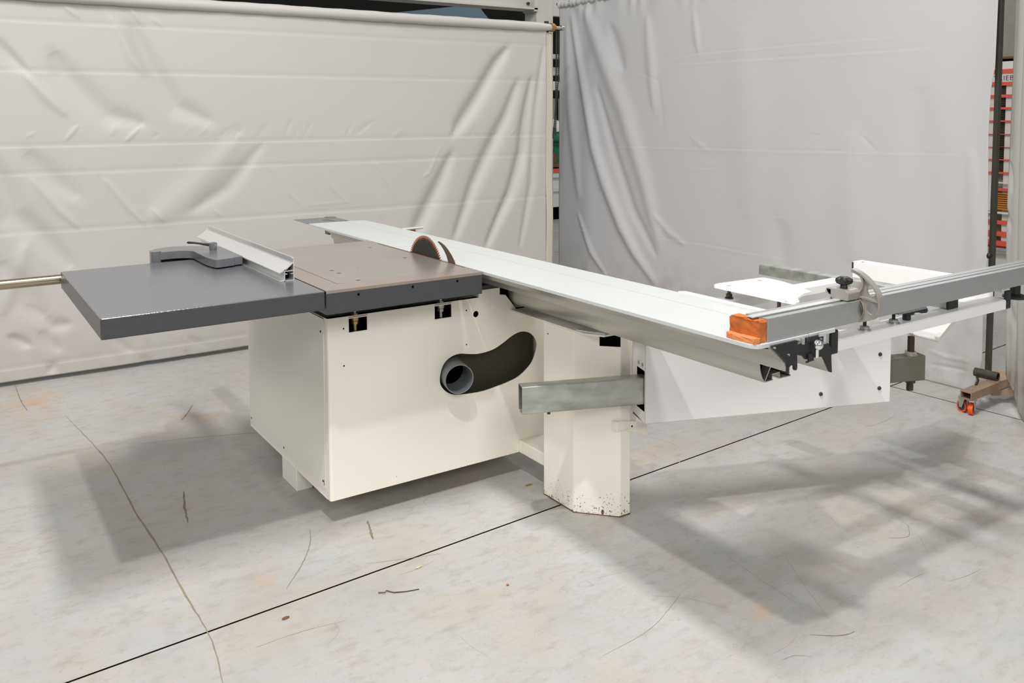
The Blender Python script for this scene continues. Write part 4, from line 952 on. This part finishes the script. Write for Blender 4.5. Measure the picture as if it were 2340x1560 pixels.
bm = NB(); box(bm, 3.6, 6.6, 7.9, 8.1, 2.36, 2.42); box(bm, 3.6, 6.6, 7.9, 8.1, 2.10, 2.16); box(bm, 6.2, 7.0, 8.45, 8.6, 2.20, 2.26); tag(finish('trim_5', bm, 'steel_beam_paint'), kind='structure')
bm = NB(); box(bm, 4.2, 8.0, 8.6, 8.9, 1.90, 2.04); tag(finish('trim_6', bm, 'white_machine'), kind='structure')
bm = NB(); box(bm, 6.50, 6.75, 8.5, 8.55, 2.10, 2.20); tag(finish('strip_light', bm, 'lamp_glow'), 'bright strip light glowing far behind the gap between the curtains', 'lamp')
# green machine on a white cabinet, seen through the gap
GM = thing('planer', (5.7, 7.0, 0), 'dark green machine on a white cabinet, glimpsed through the gap between the curtains', 'machine')
bm = NB(); box(bm, 5.2, 6.4, 7.0, 7.7, .18, .60); box(bm, 5.16, 6.44, 6.96, 7.72, .60, .68); box(bm, 5.2, 6.4, 6.97, 7.7, .40, .47); finish('cabinet', bm, 'white_machine', GM, bevel=.01)
onepart('plinth', lambda b_: box(b_, 5.25, 6.35, 7.05, 7.65, 0, .18), 'black_void', GM)
onepart('red_strip', lambda b_: box(b_, 5.16, 6.44, 6.94, 7.3, .68, .73), 'red_slat', GM)
onepart('machine_head', lambda b_: (box(b_, 5.3, 6.3, 7.1, 7.6, .73, 1.05), prism(b_, [(5.3, 1.05), (6.2, 1.05), (6.1, 1.25), (5.5, 1.36), (5.3, 1.2)], 7.1, 7.5, 'Y')), 'green_paint', GM, bevel=.01)
onepart('drive_cylinder', lambda b_: cyl(b_, (5.2, 7.05, 1.16), (6.4, 7.05, 1.16), .06), 'green_paint', GM, smooth=30)
onepart('gear_cover', lambda b_: (cyl(b_, (5.66, 7.02, .88), (5.66, 7.1, .88), .09), box(b_, 5.5, 5.9, 7.0, 7.1, .75, .80)), 'brown', GM, smooth=30)
onepart('white_dome', lambda b_: lathe(b_, (5.84, 7.25, 1.25), [(.16, 0), (.16, .06), (.12, .14), (.03, .18)], 24), 'white_machine', GM, smooth=50)
onepart('hand_lever', lambda b_: sweep(b_, [(5.60, 6.98, 1.08), (5.64, 6.96, .98), (5.62, 6.98, .90)], .012, 8), 'black_plastic', GM, smooth=40)
# upright saw with red rails seen through the right gap
VX = 6.5
def vx(u, v): return onX(u, v, VX)
VS = thing('wall_saw', (VX, 1.3, 0), 'upright white machine with red horizontal rails, seen through the gap beside the dark post', 'machine')
def vbox(name, u0, v0, u1, v1, x0, x1, m_, z0=None):
    ya, za = vx(u0, v0); yb, zb_ = vx(u1, v1); y0_, y1_ = min(ya, yb), max(ya, yb); z0_, z1_ = min(za, zb_), max(za, zb_)
    return onepart(name, lambda b_: box(b_, x0, x1, y0_, y1_, z0_ if z0 is None else z0, z1_), m_, VS)
vbox('back_frame', 2215, 170, 2360, 600, VX+.06, VX+.12, 'grid_grey', 0)
vbox('head_panel', 2240, 138, 2360, 158, VX-.02, VX+.05, 'white_machine')
vbox('head_cap', 2240, 133, 2360, 137, VX-.02, VX+.05, 'brown')
sgn = vbox('name_board', 2240, 167, 2360, 189, VX-.02, VX+.03, 'white_machine')
for v in (162, 190, 218, 246, 275, 305, 334, 363, 393, 431, 505, 531, 553):
    h = 5 if v > 500 else 3.2
    vbox('red_rail', 2215, v, 2360, v+h, VX-.03, VX+.02, 'red_slat')
for i in range(40):
    v = 194+i*5.0
    vbox('grid_bar', 2215, v, 2360, v+1.3, VX+.02, VX+.05, 'post_dark')
for u in (2262, 2300, 2330): vbox('upright', u, 190, u+5, 560, VX+.0, VX+.05, 'white_machine')
vbox('carriage_panel', 2258, 418, 2270, 480, VX-.06, VX-.03, 'white_machine')
vbox('carriage_panel', 2283, 415, 2360, 422, VX-.06, VX-.03, 'white_machine')
for i in range(8): vbox('wooden_slat', 2281, 442+i*5, 2360, 445+i*5, VX-.05, VX-.03, 'orange_slat')
vbox('slat_backing', 2281, 440, 2360, 481, VX-.03, VX-.02, 'brown')
vbox('lower_beam', 2240, 483, 2360, 489, VX-.06, VX-.0, 'white_machine')
vbox('foot_panel', 2215, 562, 2360, 600, VX-.02, VX+.05, 'white_machine', 0)
yb_, zb_ = vx(2290, 572)
onepart('roller', lambda b_: cyl(b_, (VX-.06, yb_-.3, zb_), (VX-.06, yb_+.12, zb_), .035), 'steel', VS, smooth=30)
# lettering on the name board; right part hidden behind the curtain
ty, tz = vx(2288, 184); 
cu = bpy.data.curves.new('lettering', 'FONT'); cu.body = 'STRIEBIG'; cu.size = .062; cu.extrude = .001; cu.align_x = 'LEFT'; cu.space_character = 1.12
to = bpy.data.objects.new('lettering', cu); COL.objects.link(to); cu.materials.append(MATS['lettering'])
to.rotation_euler = (pi/2, 0, -pi/2)
dg = bpy.context.evaluated_depsgraph_get(); tm = bpy.data.meshes.new_from_object(to.evaluated_get(dg)); bpy.data.objects.remove(to)
to = bpy.data.objects.new('lettering', tm); COL.objects.link(to)
to.parent = VS; to.rotation_euler = (pi/2, 0, -pi/2); to.location = Vector((VX-.0215, ty+.088, tz))-VS.location
# pale column and duct at the top right
yc0, _ = vx(2294, 60); yc1, _ = vx(2345, 60)
bm = NB(); box(bm, VX+.4, VX+.6, min(yc0, yc1)-.25, max(yc0, yc1), 0, 4.0); tag(finish('trim_7', bm, 'steel_beam_paint'), kind='structure')
bm = NB(); box(bm, VX+.9, VX+1.0, .2, 2.6, 0, 4.0); tag(finish('trim_8', bm, 'grid_grey'), kind='structure')
